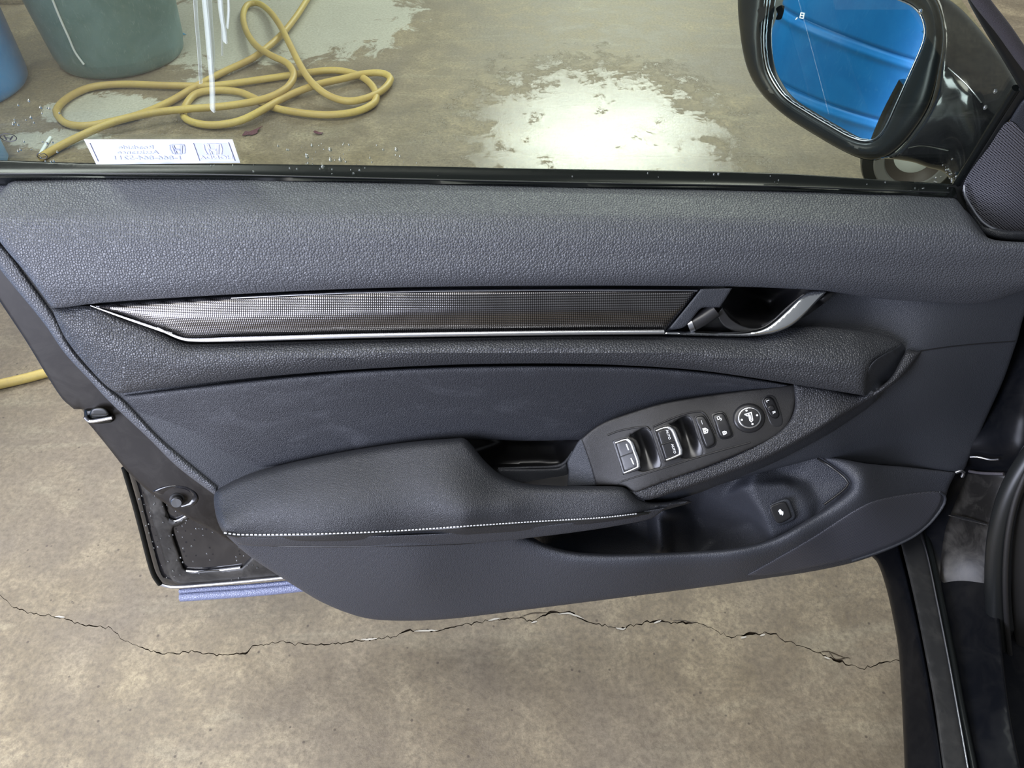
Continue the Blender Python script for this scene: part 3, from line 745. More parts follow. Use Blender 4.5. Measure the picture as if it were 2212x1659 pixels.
# decorative strip
dD = BAND([(200, 660, .050), (500, 641, .054), (1000, 624, .053), (1512, 624, .048)], [(200, 668, .052), (380, 722, .058), (500, 728, .060), (1000, 718, .060), (1500, 713, .056)],
          [(0, 0), (.5, .006), (1, 0)], [(200, .2), (400, 1), (1512, 1)])
strip_out = [(199, 660, 1), (300, 652), (500, 640), (700, 630), (900, 625), (1200, 623), (1512, 624, 1), (1478, 665), (1440, 713, 1), (1200, 715), (800, 720), (500, 727), (405, 731), (378, 722, 1), (330, 704), (270, 682)]
patch('decor_strip', strip_out, dD, WEAVE, door, edge=(12, .006), spacing=10, thick=.01)['label'] = 'dark metallic strip with a fine woven dot pattern'
px_tube('strip_edge', [(196, 660), (262, 684), (320, 704), (372, 722)], plus(dD, .002), (.0008, .0016, .002), BRIGHT, door)
px_tube('chrome_moulding', [(340, 708), (372, 724), (405, 734), (500, 733), (800, 725), (1200, 719), (1434, 717)], plus(dD, .004), (.0012, .0030, .0030, .0030, .0030, .0030, .0030, .0030), BRIGHT, door, sides=14)['label'] = 'thin polished metal line under the dark strip'
px_tube('strip_top_edge', [(500, 644), (700, 635), (900, 630), (1200, 627), (1506, 628)], plus(dD, -.002), .0012, STEEL, door)
# handle bezel + lock lever + cup + lever
bez = patch('handle_bezel', [(1514, 624, 1), (1582, 622, 1), (1568, 645), (1555, 664, 1), (1522, 664), (1512, 668), (1490, 695), (1478, 706), (1462, 711), (1443, 712, 1), (1482, 664)], const(.056), HARD, door, edge=(5, .002), spacing=7)
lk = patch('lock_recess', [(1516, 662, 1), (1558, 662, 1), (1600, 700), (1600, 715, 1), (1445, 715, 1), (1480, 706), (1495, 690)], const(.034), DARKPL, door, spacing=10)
lv = px_tube('lock_lever', [(1546, 668), (1520, 686), (1494, 700)], const(.046), .0095, BUTTON, door, sides=18, step=6)
px_tube('lever_end_cap', [(1496, 699), (1486, 703)], const(.047), .0098, STEEL, lv, sides=18, step=6)
dC = TIN([(1560, 600, -.02), (1800, 600, 0.0), (1550, 660, 0.0), (1570, 700, .03), (1620, 716, .045), (1690, 700, .03), (1740, 660, .02), (1790, 628, .03), (1640, 640, -.045), (1660, 665, -.04), (1700, 620, -.03), (1600, 680, -.01), (1640, 690, .0)])
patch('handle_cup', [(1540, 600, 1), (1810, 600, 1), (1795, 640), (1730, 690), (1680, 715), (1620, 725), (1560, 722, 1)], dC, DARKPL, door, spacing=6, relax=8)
hd = patch('door_handle', [(1437, 716, 1), (1500, 716), (1600, 717), (1640, 711), (1665, 698), (1700, 668), (1730, 640), (1752, 630), (1778, 628, 1), (1786, 630, 1), (1768, 648), (1742, 676), (1712, 702), (1680, 717), (1640, 725), (1600, 727), (1500, 725), (1433, 723, 1)],
      RBF([(1437, 719, .056), (1600, 721, .062), (1680, 705, .070), (1740, 655, .060), (1785, 629, .045)]), CHROME, door, edge=(7, .006), spacing=5, thick=.012)
hd['label'] = 'curved chrome door opening lever'
patch('handle_back', [(1560, 664, 1), (1580, 690), (1610, 706), (1640, 708), (1665, 694), (1700, 662), (1735, 634, 1), (1742, 634, 1), (1705, 670), (1668, 702), (1640, 715), (1600, 718), (1565, 705), (1550, 680)], const(.050), BUTTON, hd, edge=(3, .002), spacing=5)
# bolster
dM = BAND([(100, 665, .044), (200, 661, .050), (262, 688, .052), (330, 712, .054), (400, 742, .056), (800, 734, .058), (1200, 727, .056), (1640, 726, .050), (1700, 708, .046), (1850, 713, .046), (1958, 742, .040)],
          [(100, 690, .050), (150, 735, .055), (200, 800, .058), (256, 849, .060), (600, 811, .060), (1000, 787, .060), (1200, 785, .062), (1500, 799, .070), (1720, 831, .080), (1869, 856, .084), (1958, 860, .06)],
          [(0, 0), (.30, .016), (.55, .020), (.85, .009), (1, 0)], [(100, .2), (300, .7), (600, 1), (1800, 1.15), (1958, .8)])
patch('bolster_pad', [(112, 667, 1), (200, 661), (262, 688), (330, 712), (398, 741), (440, 743), (800, 734), (1200, 727), (1450, 727), (1560, 729), (1640, 726), (1700, 708), (1760, 705), (1850, 713), (1910, 723), (1950, 742), (1935, 756), (1905, 770), (1885, 785), (1874, 810), (1869, 855, 1),
      (1790, 842), (1720, 831), (1620, 815), (1500, 799), (1350, 789), (1200, 785), (1000, 787), (800, 796), (600, 811), (400, 832), (290, 846), (256, 849), (235, 838), (202, 806), (146, 738), (124, 696)], dM, VINYL_COARSE, door, edge=(17, .008), spacing=12, thick=.03)
patch('bolster_end', [(1948, 741, 1), (1958, 752), (1954, 775), (1938, 808), (1915, 835), (1890, 852), (1869, 856, 1), (1866, 835), (1872, 806), (1885, 783), (1908, 766), (1935, 752)], TIN([(1945, 738, .040), (1960, 755, .030), (1935, 815, .035), (1869, 858, .068), (1866, 820, .080), (1885, 780, .082), (1930, 750, .060)]), HARD, door, edge=(5, .003), spacing=8, relax=2)
# seam between upper and lower hard panels at right
px_tube('trim_seam', [(1988, 758), (2050, 749), (2120, 742), (2192, 737)], plus(dB, .0002), .0007, DARKPL, door)
# soft insert
dI = BAND([(256, 850, .050), (600, 812, .052), (1000, 788, .052), (1300, 788, .050), (1725, 834, .054)], [(256, 860, .05), (470, 1056, .056), (700, 988, .046), (1000, 950, .040), (1300, 925, .036), (1550, 862, .044), (1725, 845, .054)],
          [(0, 0), (.15, -.003), (.5, -.010), (.8, -.014), (1, -.016)], [(256, .1), (420, .8), (900, 1.1), (1300, 1.1), (1550, .6), (1725, .1)])
patch('soft_insert', [(262, 856), (300, 850), (450, 832), (600, 816), (800, 800), (1000, 792), (1200, 790), (1400, 794), (1560, 808), (1725, 834, 1), (1722, 846), (1550, 862), (1420, 885), (1300, 925), (1262, 950, 1), (1150, 952), (1000, 950), (850, 962), (700, 988), (560, 1018), (466, 1053, 1), (425, 1010), (332, 938), (280, 882)],
      dI, SOFT, door, edge=(14, .008), spacing=14, thick=.02)
# armrest leather rim around the switch panel
dR = RBF([(1375, 1072, .100), (1500, 1040, .100), (1650, 975, .094), (1800, 895, .084), (1900, 835, .070), (1960, 775, .050), (1720, 832, .062), (1740, 880, .074), (1860, 858, .066)])
patch('armrest_rim', [(1360, 1060, 1), (1450, 1030), (1560, 992), (1660, 945), (1700, 915), (1716, 880), (1714, 826, 1), (1790, 838), (1866, 852), (1920, 820), (1950, 770), (1958, 756, 1), (1990, 760, 1), (1968, 790), (1935, 826), (1880, 862), (1800, 910), (1740, 946), (1660, 988), (1560, 1028), (1460, 1062), (1400, 1080), (1378, 1076)],
      dR, VINYL_RIM, door, edge=(10, .009), spacing=10, thick=.04)
patch('rim_skirt', [(1380, 1070, 1), (1460, 1056), (1560, 1022), (1660, 982), (1740, 940), (1800, 905), (1870, 862), (1896, 850, 1), (1890, 868), (1810, 925), (1740, 965), (1660, 1005), (1560, 1045), (1500, 1068), (1440, 1084), (1400, 1086)],
      RBF([(1380, 1070, .092), (1560, 1022, .088), (1740, 940, .078), (1890, 858, .060), (1440, 1084, .070), (1560, 1045, .066), (1740, 965, .050), (1890, 868, .048)]), HARD, door, spacing=9, thick=.03)
# switch panel
dP = RBF([(1260, 945, .052), (1290, 1045, .074), (1345, 900, .048), (1550, 853, .046), (1715, 832, .052), (1715, 890, .070), (1650, 960, .090), (1550, 1003, .098), (1450, 1038, .100), (1370, 1063, .098), (1400, 960, .076), (1550, 920, .074), (1640, 900, .072)])
def bay(x, y):   # finger bays scooped behind the two big switches
    s = dP(x, y)
    return s
BAY1 = [(1361, 942, 1), (1372, 934), (1392, 925), (1402, 927), (1412, 950), (1427, 1000), (1426, 1008), (1412, 1012), (1388, 1018), (1378, 1012), (1385, 980), (1375, 950)]
BAY2 = [(1448, 918, 1), (1462, 908), (1482, 899), (1492, 903), (1503, 935), (1518, 975), (1516, 983), (1480, 990), (1470, 985), (1474, 950), (1462, 922)]
patch('switch_panel', [(1256, 948, 1), (1282, 926), (1310, 910), (1352, 895), (1420, 874), (1500, 859), (1600, 845), (1717, 831, 1), (1719, 860), (1712, 895), (1698, 922), (1665, 948), (1600, 978), (1520, 1010), (1440, 1038), (1374, 1064, 1), (1362, 1058), (1352, 1051), (1340, 1049), (1288, 1048, 1), (1276, 1005)],
      dP, SWITCH_PL, door, edge=(4, .002), spacing=8, step=7, thick=.02, holes=[BAY1, BAY2])
patch('panel_end', [(1252, 950, 1), (1258, 946, 1), (1278, 1005), (1290, 1049, 1), (1225, 1052, 1), (1228, 1015), (1225, 1000), (1246, 958)], RBF([(1252, 950, .045), (1290, 1048, .070), (1225, 1050, .055), (1225, 1000, .045)]), HARD, door, edge=(4, .003), spacing=8)
for B in (BAY1, BAY2):
    bb = np.array([p[:2] for p in B]); cx, cy = bb.mean(0)
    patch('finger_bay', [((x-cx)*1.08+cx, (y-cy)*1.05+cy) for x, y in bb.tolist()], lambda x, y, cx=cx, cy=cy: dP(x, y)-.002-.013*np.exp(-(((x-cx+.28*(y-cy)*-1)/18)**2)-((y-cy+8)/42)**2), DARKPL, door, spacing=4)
sw_edge = (3, .0012)
def rocker(name, out, off, label=None, mat=BUTTON, e=(4, .002)):
    o = patch(name, out, plus(dP, off), mat, door, edge=e, spacing=5, step=4, thick=.012)
    if label: o['label'] = label
    return o
# dark wells
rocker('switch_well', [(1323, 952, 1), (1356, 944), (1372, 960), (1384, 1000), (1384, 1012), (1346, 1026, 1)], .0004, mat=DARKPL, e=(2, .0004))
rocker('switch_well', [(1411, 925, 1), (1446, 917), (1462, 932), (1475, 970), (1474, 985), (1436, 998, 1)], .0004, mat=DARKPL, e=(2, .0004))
r1 = rocker('rear_window_switch', [(1329, 956, 1), (1352, 949), (1360, 950), (1372, 975), (1380, 1000), (1379, 1008), (1348, 1021, 1)], .006, 'window switch with plain dash marks and a bright edge')
r2 = rocker('front_window_switch', [(1418, 930, 1), (1440, 923), (1449, 924), (1462, 950), (1471, 975), (1470, 982), (1438, 994, 1)], .006, 'window switch marked AUTO twice with a bright edge')
def trimline(pts, parent, r=.0016): 
    q = px_tube('bright_edge', pts, plus(dP, .0068), r, WHITE_CH, parent, step=4); return q
WHITE_CH = base_mat('polished_edge', (.92, .93, .95), .25, 1)[0]
trimline([(1329, 957), (1345, 951), (1355, 949)], r1, .0014); trimline([(1355, 949), (1363, 956), (1370, 974), (1378, 996), (1379, 1008)], r1, .0024); trimline([(1379, 1008), (1364, 1015), (1349, 1021)], r1, .0014)
trimline([(1417, 931), (1432, 925), (1444, 923)], r2, .0014); trimline([(1444, 923), (1453, 929), (1462, 950), (1470, 972), (1470, 981)], r2, .0024); trimline([(1470, 981), (1455, 988), (1439, 994)], r2, .0014)
px_tube('switch_split', [(1338, 988), (1357, 981), (1374, 976)], plus(dP, .0064), .0007, DARKPL, r1, step=5)
px_tube('switch_split', [(1427, 961), (1447, 955), (1464, 950)], plus(dP, .0064), .0007, DARKPL, r2, step=5)
px_tube('dash_mark', [(1353, 959), (1358, 972)], plus(dP, .0064), .0009, WHITE_INK, r1, step=5)
px_tube('dash_mark', [(1363, 989), (1369, 1003)], plus(dP, .0064), .0009, WHITE_INK, r1, step=5)
lettering('auto_print', 'AUTO', (1443.5, 939), (2.3, 7.4), (7.0, -1.9), dP, .0066, WHITE_INK, r2, bold=.01)
lettering('auto_print', 'AUTO', (1455, 969.5), (2.3, 7.4), (7.0, -1.9), dP, .0066, WHITE_INK, r2, bold=.01)
rw = rocker('window_lock_well', [(1499, 900, 1), (1520, 895), (1536, 925), (1547, 950), (1546, 962), (1527, 969), (1518, 960), (1508, 930)], .0004, mat=DARKPL, e=(2, .0004))
r3 = rocker('window_lock_button', [(1502, 902), (1518, 898), (1526, 907), (1540, 935), (1544, 955), (1540, 961), (1527, 966), (1522, 958), (1512, 930)], .004, 'long button with a small window symbol')
r4w = rocker('door_lock_well', [(1537, 895), (1545, 891), (1560, 889), (1568, 895), (1583, 935), (1584, 943), (1575, 947), (1560, 949), (1552, 943), (1540, 908)], .0004, mat=DARKPL, e=(2, .0004))
r4 = rocker('door_lock_button', [(1540, 899), (1546, 894), (1560, 892), (1566, 897), (1580, 936), (1580, 941), (1572, 944), (1562, 945), (1555, 940), (1545, 912)], .004, 'lock button with open and closed padlock symbols')
ICO = dict(dfun=dP, mat=WHITE_INK)
XD = (2.8, 8.6); YD = (8.4, -2.6)      # along and across the row of switches
def icon(name, lines, wd, c, parent, s=1.0, off=.0046):
    return strokes(name, lines, wd, c, (XD[0]*s, XD[1]*s), (YD[0]*s, YD[1]*s), dP, off, WHITE_INK, parent)
icon('window_symbol', [[(-.6, -.5), (.6, -.5), (.6, .3), (0, .6), (-.6, .1), (-.6, -.5)], [(-.6, -.1), (.6, -.1)], [(-.3, -.5), (-.3, .3)], [(.1, -.5), (.1, .5)]], .2, (1524, 930), r3)
icon('faint_mark', [[(-.5, 0), (.5, 0)]], .1, (1516, 912), r3)
icon('open_padlock_symbol', [[(-.5, -.5), (.4, -.5), (.4, .2), (-.5, .2), (-.5, -.5)], [(.2, .2), (.2, .6), (.8, .6), (.8, .2)]], .2, (1553, 903), r4, .75)
icon('closed_padlock_symbol', [[(-.5, -.5), (.5, -.5), (.5, .2), (-.5, .2), (-.5, -.5)], [(-.3, .2), (-.3, .65), (.3, .65), (.3, .2)], [(-.4, -.15), (.4, -.15)]], .22, (1565, 935), r4, .75)
# mirror dial
def ellipse(cx, cy, a, b, th=0, n=20):
    return [(cx+a*math.cos(t)*math.cos(th)-b*math.sin(t)*math.sin(th), cy+a*math.cos(t)*math.sin(th)+b*math.sin(t)*math.cos(th)) for t in [2*math.pi*k/n for k in range(n)]]
rocker('dial_collar', ellipse(1618, 903, 35, 32), .003, e=(8, .003))
dl = patch('mirror_dial', ellipse(1619, 902, 26, 24), plus(dP, .008), WHITE_CH, door, edge=(3, .002), spacing=5, step=4, thick=.012); dl['label'] = 'round mirror adjuster with a polished ring'
patch('dial_face', ellipse(1619, 902, 22.5, 20.5), plus(dP, .0084), BUTTON, dl, edge=(2, .0005), spacing=5, step=4, thick=.002)
for c in ((1612.5, 887), (1635.5, 897), (1602.5, 907), (1625.5, 916)):
    patch('dial_dot', ellipse(c[0], c[1], 2.4, 2.2, n=8), plus(dP, .0092), WHITE_INK, dl, spacing=3, step=2, thick=.001)
strokes('mirror_symbol', [[(-.9, .9), (.7, 1.0)], [(-.9, .9), (-.4, .5), (0, .45)], [(0, .9), (-.1, -.6), (.2, -1.0), (.6, -.7), (.7, 1.0)], [(.25, .6), (.25, -.5)]], .24, (1619, 902), (9, -2.2), (-2.4, -9.5), dP, .0092, WHITE_INK, dl)
# L R selector
rocker('selector_well', [(1645, 866), (1650, 857), (1662, 852), (1675, 857), (1688, 890), (1692, 910), (1688, 920), (1676, 923), (1665, 917), (1652, 885)], .0006, mat=BUTTON, e=(4, .0015))
r5 = rocker('mirror_selector', [(1648, 866), (1653, 858), (1662, 856), (1671, 862), (1681, 885), (1684, 897), (1678, 904), (1668, 902), (1660, 893), (1652, 878)], .003, 'left and right mirror selector', mat=DARKPL, e=(5, .003))
rocker('selector_notch', [(1656, 880), (1668, 874), (1674, 884), (1662, 889)], .005, mat=BUTTON, e=(3, .003)).parent = r5
lettering('letter_print', 'L', (1658.5, 866.5), (3.4, 9.4), (9.2, -2.8), dP, .0052, WHITE_INK, r5, bold=.02)
lettering('letter_print', 'R', (1671.5, 891), (3.4, 9.4), (9.2, -2.8), dP, .0052, WHITE_INK, r5, bold=.02)
# raised frame line around the window switches
px_tube('panel_ridge', [(1312, 940), (1340, 930), (1395, 922), (1405, 930)], plus(dP, .0002), .0012, SWITCH_PL, door, step=5)
px_tube('panel_ridge', [(1410, 922), (1470, 897), (1512, 889), (1524, 896), (1545, 935)], plus(dP, .0002), .0012, SWITCH_PL, door, step=5)
px_tube('panel_ridge', [(1340, 1041), (1430, 1012), (1540, 978), (1620, 956)], plus(dP, .0002), .0010, SWITCH_PL, door, step=5)

# grab recess beside the armrest
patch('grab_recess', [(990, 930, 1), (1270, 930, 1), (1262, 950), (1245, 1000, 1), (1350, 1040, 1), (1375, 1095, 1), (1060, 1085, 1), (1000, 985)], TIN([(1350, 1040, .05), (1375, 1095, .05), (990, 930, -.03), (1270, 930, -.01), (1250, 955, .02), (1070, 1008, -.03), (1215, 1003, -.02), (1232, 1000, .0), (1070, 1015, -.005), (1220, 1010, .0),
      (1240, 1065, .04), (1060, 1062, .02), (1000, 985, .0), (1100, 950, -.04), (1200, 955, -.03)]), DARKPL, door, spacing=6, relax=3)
px_tube('recess_lip', [(1076, 1012), (1140, 1010), (1205, 1007), (1222, 998), (1246, 960)], const(.004), (.0015, .0018, .0018, .0028, .001), HARD, door)
patch('recess_shelf', [(1074, 1013, 1), (1205, 1011), (1224, 1002), (1236, 1055, 1), (1080, 1040, 1)], const(.012), HARD, door, edge=(6, .004), spacing=7)

# armrest
dA = RBF([(465, 1050, .056), (600, 1005, .050), (800, 965, .044), (1005, 945, .044), (1080, 1025, .070), (1250, 1050, .092), (1370, 1075, .104), (1480, 1080, .096),
          (480, 1152, .110), (700, 1150, .120), (1000, 1136, .124), (1380, 1108, .112), (520, 1165, .106), (1150, 1165, .112), (1400, 1108, .104), (600, 1080, .092), (900, 1060, .096), (480, 1100, .084), (800, 1110, .112), (1100, 1090, .108), (500, 1200, .09), (1000, 1200, .09)])
patch('armrest', [(463, 1056, 1), (520, 1030), (600, 1006), (700, 984), (800, 966), (900, 953), (980, 947), (1003, 947), (1020, 962), (1045, 993), (1080, 1024), (1125, 1042), (1200, 1049), (1290, 1050), (1345, 1052), (1362, 1062), (1375, 1076), (1400, 1084), (1440, 1084), (1486, 1080), (1496, 1084), (1450, 1098), (1380, 1116), (1280, 1132), (1160, 1148),
      (1000, 1160), (800, 1168), (650, 1170), (540, 1169), (505, 1166), (482, 1150), (468, 1120), (462, 1085)], dA, LEATHER, door, edge=(18, .012), spacing=11, thick=.04)
patch('armrest_fascia', [(490, 1156, 1), (560, 1160), (800, 1158), (1000, 1150), (1160, 1137), (1280, 1122), (1380, 1106), (1440, 1096, 1), (1420, 1112), (1400, 1122), (1320, 1138), (1240, 1150), (1160, 1160), (1050, 1172), (800, 1180), (600, 1180), (520, 1176)],
      RBF([(490, 1156, .104), (800, 1158, .118), (1380, 1106, .108), (1500, 1080, .092), (520, 1176, .098), (800, 1180, .106), (1160, 1160, .100), (1400, 1122, .096)]), HARD_LOW, door, edge=(4, .003), spacing=10, thick=.03)
# stitching along the front of the armrest: short thread dashes
st = smooth_path([(484, 1151), (520, 1155), (700, 1153), (850, 1147), (1000, 1137), (1150, 1127), (1300, 1118), (1382, 1109)], False, 1.0)
L = np.concatenate([[0], np.cumsum(np.linalg.norm(np.diff(st, axis=0), axis=1))]); tot = L[-1]; pos = 0; seam = None
stitch_proto = None
groove = px_tube('seam_groove', [(484, 1153), (520, 1157), (700, 1155), (850, 1149), (1000, 1139), (1150, 1129), (1300, 1120), (1400, 1108)], lambda x, y: dA(x, y)-.0005-.0035*np.clip(0, 0, 1), .0018, RUBBER, door)
while pos < tot-6:
    sc_ = 9.6-4.2*pos/tot; a = pos; b = pos+sc_*.62
    A = [np.interp(a, L, st[:, 0]), np.interp(a, L, st[:, 1])]; B = [np.interp(b, L, st[:, 0]), np.interp(b, L, st[:, 1])]
    pa = P(UD, A[0], A[1], float(dA(A[0], A[1])[0])+.0012); pb = P(UD, B[0], B[1], float(dA(B[0], B[1])[0])+.0012)
    tube('stitch', [pa[:], pb[:]], .0011-.0004*pos/tot, THREAD, groove, sides=6)
    pos += sc_

# lower door panel with the map pocket
dW = RBF([(485, 1155, .085), (700, 1170, .100), (1000, 1175, .098), (1150, 1165, .094), (600, 1250, .075), (900, 1250, .098), (880, 1338, .070), (700, 1310, .070), (1250, 1195, .100), (1400, 1200, .104), (1600, 1190, .104), (1720, 1150, .098), (1850, 1065, .080), (1865, 1030, .070),
          (1780, 990, .040), (1900, 1005, .034), (2062, 1019, .006), (1300, 1250, .090), (1500, 1270, .070), (1700, 1244, .060), (1850, 1208, .048), (1980, 1150, .030), (2030, 1080, .012), (1800, 1150, .074), (1950, 1060, .036)])
LIP = [(1136, 1157), (1180, 1176), (1230, 1190), (1300, 1196), (1400, 1195), (1500, 1191), (1600, 1182), (1670, 1163), (1740, 1125), (1800, 1085), (1836, 1054), (1832, 1036), (1800, 1010), (1766, 988, 1)]
patch('lower_trim_panel', [(486, 1154, 1), (800, 1162, 1)]+LIP+[(1810, 990), (1870, 1001), (1960, 1009), (2066, 1020, 1), (2050, 1052), (2037, 1092), (2018, 1120), (1990, 1150), (1955, 1172), (1900, 1196), (1840, 1216), (1750, 1235), (1650, 1250), (1500, 1271), (1350, 1290), (1200, 1309), (1050, 1328), (970, 1337),
      (880, 1341), (800, 1337), (745, 1322), (690, 1298), (640, 1268), (590, 1236), (540, 1202), (505, 1172)], dW, HARD_LOW, door, edge=(10, .005), spacing=9, step=8, thick=.04, sharp=60, lip=(LIP[:-1]+[(1766, 988)], 34, .020))
px_tube('panel_crease', [(515, 1174), (620, 1180), (800, 1180), (1000, 1174), (1130, 1162)], plus(dW, -.001), .0012, DARKPL, door)
px_tube('pocket_inner_seam', [(1766, 990), (1800, 1012), (1826, 1034), (1833, 1044), (1820, 1060), (1780, 1090)], plus(dW, -.010), .0016, DARKPL, door)
# pocket liner with the hump that carries the boot button
dQ = TIN([(1100, 1100, -.03), (1400, 1040, -.02), (1540, 1015, .0), (1640, 990, .012), (1770, 975, .020), (1850, 1040, .042), (1760, 1130, .056),
          (1100, 1210, -.03), (1300, 1120, -.055), (1300, 1210, .0), (1500, 1210, .0), (1420, 1115, .012), (1440, 1112, .016), (1455, 1120, -.02), (1424, 1200, .028), (1438, 1200, .028), (1452, 1200, .0), (1405, 1200, .0), (1400, 1120, -.03),
          (1500, 1110, -.04), (1560, 1075, .0), (1600, 1052, .036), (1622, 1046, .044), (1700, 1044, .044), (1716, 1052, .044), (1730, 1070, .050), (1748, 1118, .062), (1668, 1166, .068), (1655, 1174, .056), (1628, 1130, .020),
          (1590, 1140, .0), (1600, 1195, .03), (1540, 1170, -.02), (1645, 1110, .060), (1742, 1095, .058), (1768, 1080, .046), (1700, 1030, .020), (1600, 1035, .010), (1745, 1040, .030), (1690, 1200, .04)])
patch('map_pocket', [(1120, 1110, 1), (1380, 1050, 1), (1550, 1010, 1), (1760, 970, 1), (1850, 1010), (1860, 1060), (1780, 1130), (1690, 1185), (1600, 1210), (1400, 1215), (1200, 1212, 1)], dQ, HARD_LOW, door, spacing=5.5, relax=4, sharp=80)
dT = RBF([(1662, 1085, .058), (1705, 1082, .058), (1713, 1120, .066), (1680, 1130, .070)])
bz = patch('boot_button_bezel', [(1661, 1092, 1), (1668, 1087), (1695, 1077), (1706, 1079), (1712, 1092), (1719, 1112), (1716, 1122), (1690, 1134), (1680, 1134), (1672, 1120)], plus(dT, .0025), HARD, door, edge=(5, .003), spacing=5, step=4)
bt = patch('boot_release_button', [(1663, 1097), (1667, 1092), (1690, 1084), (1698, 1086), (1709, 1112), (1709, 1118), (1690, 1129), (1680, 1130), (1672, 1120)], plus(dT, .0050), BUTTON, door, edge=(4, .002), spacing=5, step=4, thick=.008)
bt['label'] = 'square button with a small white car symbol'
patch('car_symbol', [(1683, 1101, 1), (1686, 1100), (1689, 1104, 1), (1692, 1105, 1), (1692, 1111), (1690, 1114, 1), (1688, 1111, 1), (1685, 1112, 1), (1683, 1107, 1), (1681, 1105)], plus(dT, .0056), WHITE_INK, bt, spacing=3, step=2, thick=.001)
# speaker grille low right
patch('speaker_grille', [(1612, 1243, 1), (1680, 1205), (1760, 1158), (1830, 1112), (1880, 1085), (1930, 1072), (1990, 1063), (2022, 1061), (2033, 1066), (2034, 1080), (2020, 1108), (1998, 1134), (1960, 1160), (1900, 1186), (1840, 1206), (1750, 1226), (1660, 1242)], plus(dW, .0022), CLOTH, door, edge=(5, .003), spacing=10, step=8)
px_tube('grille_lip', [(2028, 1062), (2040, 1070), (2040, 1086), (2022, 1114), (2000, 1138), (1965, 1163), (1900, 1191), (1840, 1211)], plus(dW, -.0005), .0022, HARD, door)

# --- window: sill strip, glass, sticker, drops
patch('window_weatherstrip', [(-90, 343, 1), (0, 346, 1), (200, 352), (520, 354), (850, 358), (1100, 363), (1650, 373), (1900, 388), (2062, 398, 1), (2070, 440, 1), (1980, 436), (1650, 427), (1250, 420), (850, 410), (520, 402), (250, 400), (0, 400), (-90, 398, 1)],
      BAND([(-90, 344, -.020), (520, 354, -.020), (1100, 363, -.020), (1650, 373, -.020), (2070, 399, -.020)], [(-90, 400, -.018), (520, 402, -.018), (1250, 420, -.018), (1650, 427, -.018), (2070, 440, -.018)],
           [(0, 0), (.4, .010), (.62, .020), (.72, .020), (1, 0)]), GLOSSRUB, door, edge=(4, .002), spacing=8, thick=.012)
px_tube('strip_line', [(-80, 375), (400, 376), (850, 386), (1250, 395), (1650, 402), (2050, 416)], RBF([(0, 374, -.002), (1000, 388, -.002), (2060, 416, -.002)]), .0010, RUBBER, door)
dG = const(-.022)
q = UD(np.array([-420, 2078, 2205, 2078, 1700, -420]), np.array([372, 412, 190, -60, -420, -420]), -.022)
glass_out = [(-420, 372, 1), (1100, 385), (2078, 414, 1), (2215, 200, 1), (2060, -25, 1), (1850, -300, 1), (-420, -300, 1)]
gl = patch('window_glass', glass_out, const(0), GLASS, door, mapper=UG, spacing=120, step=80, thick=.004, closed_back=True)
gl['label'] = 'clear slightly green side window with water drops'
STK = base_mat('white_sticker', (.84, .87, .97), .35)[0]; LIL = base_mat('pale_lilac_print', (.60, .63, .80), .4)[0]; LIL2 = base_mat('light_lilac_field', (.66, .69, .88), .4)[0]
sk = patch('window_sticker', [(181, 301, 1), (502, 301, 1), (519, 352, 1), (208, 355, 1)], const(.0012), STK, door, mapper=UG, spacing=40, step=30, thick=.0006)
sk['label'] = 'white roadside assistance sticker, its print seen mirrored through the glass'
SKO = const(.0014)
patch('print_field', [(417, 308, 1), (493, 308, 1), (506, 347, 1), (431, 347, 1)], SKO, LIL2, sk, mapper=UG, spacing=30, step=30, thick=.0003)
def frame_line(pts, w_=.0005): return px_tube('print_line', pts, const(.0016), w_, LIL, sk, mapper=UG, step=60, sides=6)
frame_line([(193, 308), (417, 308), (493, 308)]); frame_line([(193, 308), (212, 349)]); frame_line([(212, 349), (431, 348), (507, 347)]); frame_line([(417, 308), (431, 347)]); frame_line([(493, 308), (507, 347)])
SK2 = const(.0018)
lettering('sticker_print', 'Roadside', (293, 318.5), (-21, 0), (-2, -12), SK2, 0, LIL, sk, bold=.008, mapper=UG)
lettering('sticker_print', 'Assistance', (297, 329.5), (-21.5, 0), (-2, -12), SK2, 0, LIL, sk, bold=.008, mapper=UG)
lettering('sticker_print', '1-866-864-5211', (318, 341.5), (-23.5, 0), (-3, -12), SK2, 0, LIL, sk, bold=.014, mapper=UG)
lettering('sticker_print', 'HONDA', (467, 340.5), (-19.5, 0), (-3, -10), SK2, .0002, STK, sk, bold=.012, mapper=UG)
def emblem(cx, cy, s, mat, name):
    lines = [[(-.95, .9), (-1.0, 0), (-.8, -.85), (-.4, -1.0), (.4, -1.0), (.8, -.85), (1.0, 0), (.95, .9), (.5, 1.0), (-.5, 1.0), (-.95, .9)]]
    o1 = strokes(name, lines, .14, (cx, cy), (s*.95, 0), (-s*.12, -s*.62), SK2, .0002, mat, sk, mapper=UG)
    o2 = strokes(name, [[(-.66, .85), (-.42, -.8)], [(-.50, .85), (-.28, -.8)], [(.66, .85), (.42, -.8)], [(.50, .85), (.28, -.8)], [(-.36, -.12), (.36, -.12)], [(-.36, .02), (.36, .02)]], .24, (cx, cy), (s*.95, 0), (-s*.12, -s*.62), SK2, .0002, mat, sk, mapper=UG)
emblem(383, 323, 17, LIL, 'emblem_print'); 
emblem(460, 323, 20, STK, 'emblem_print')
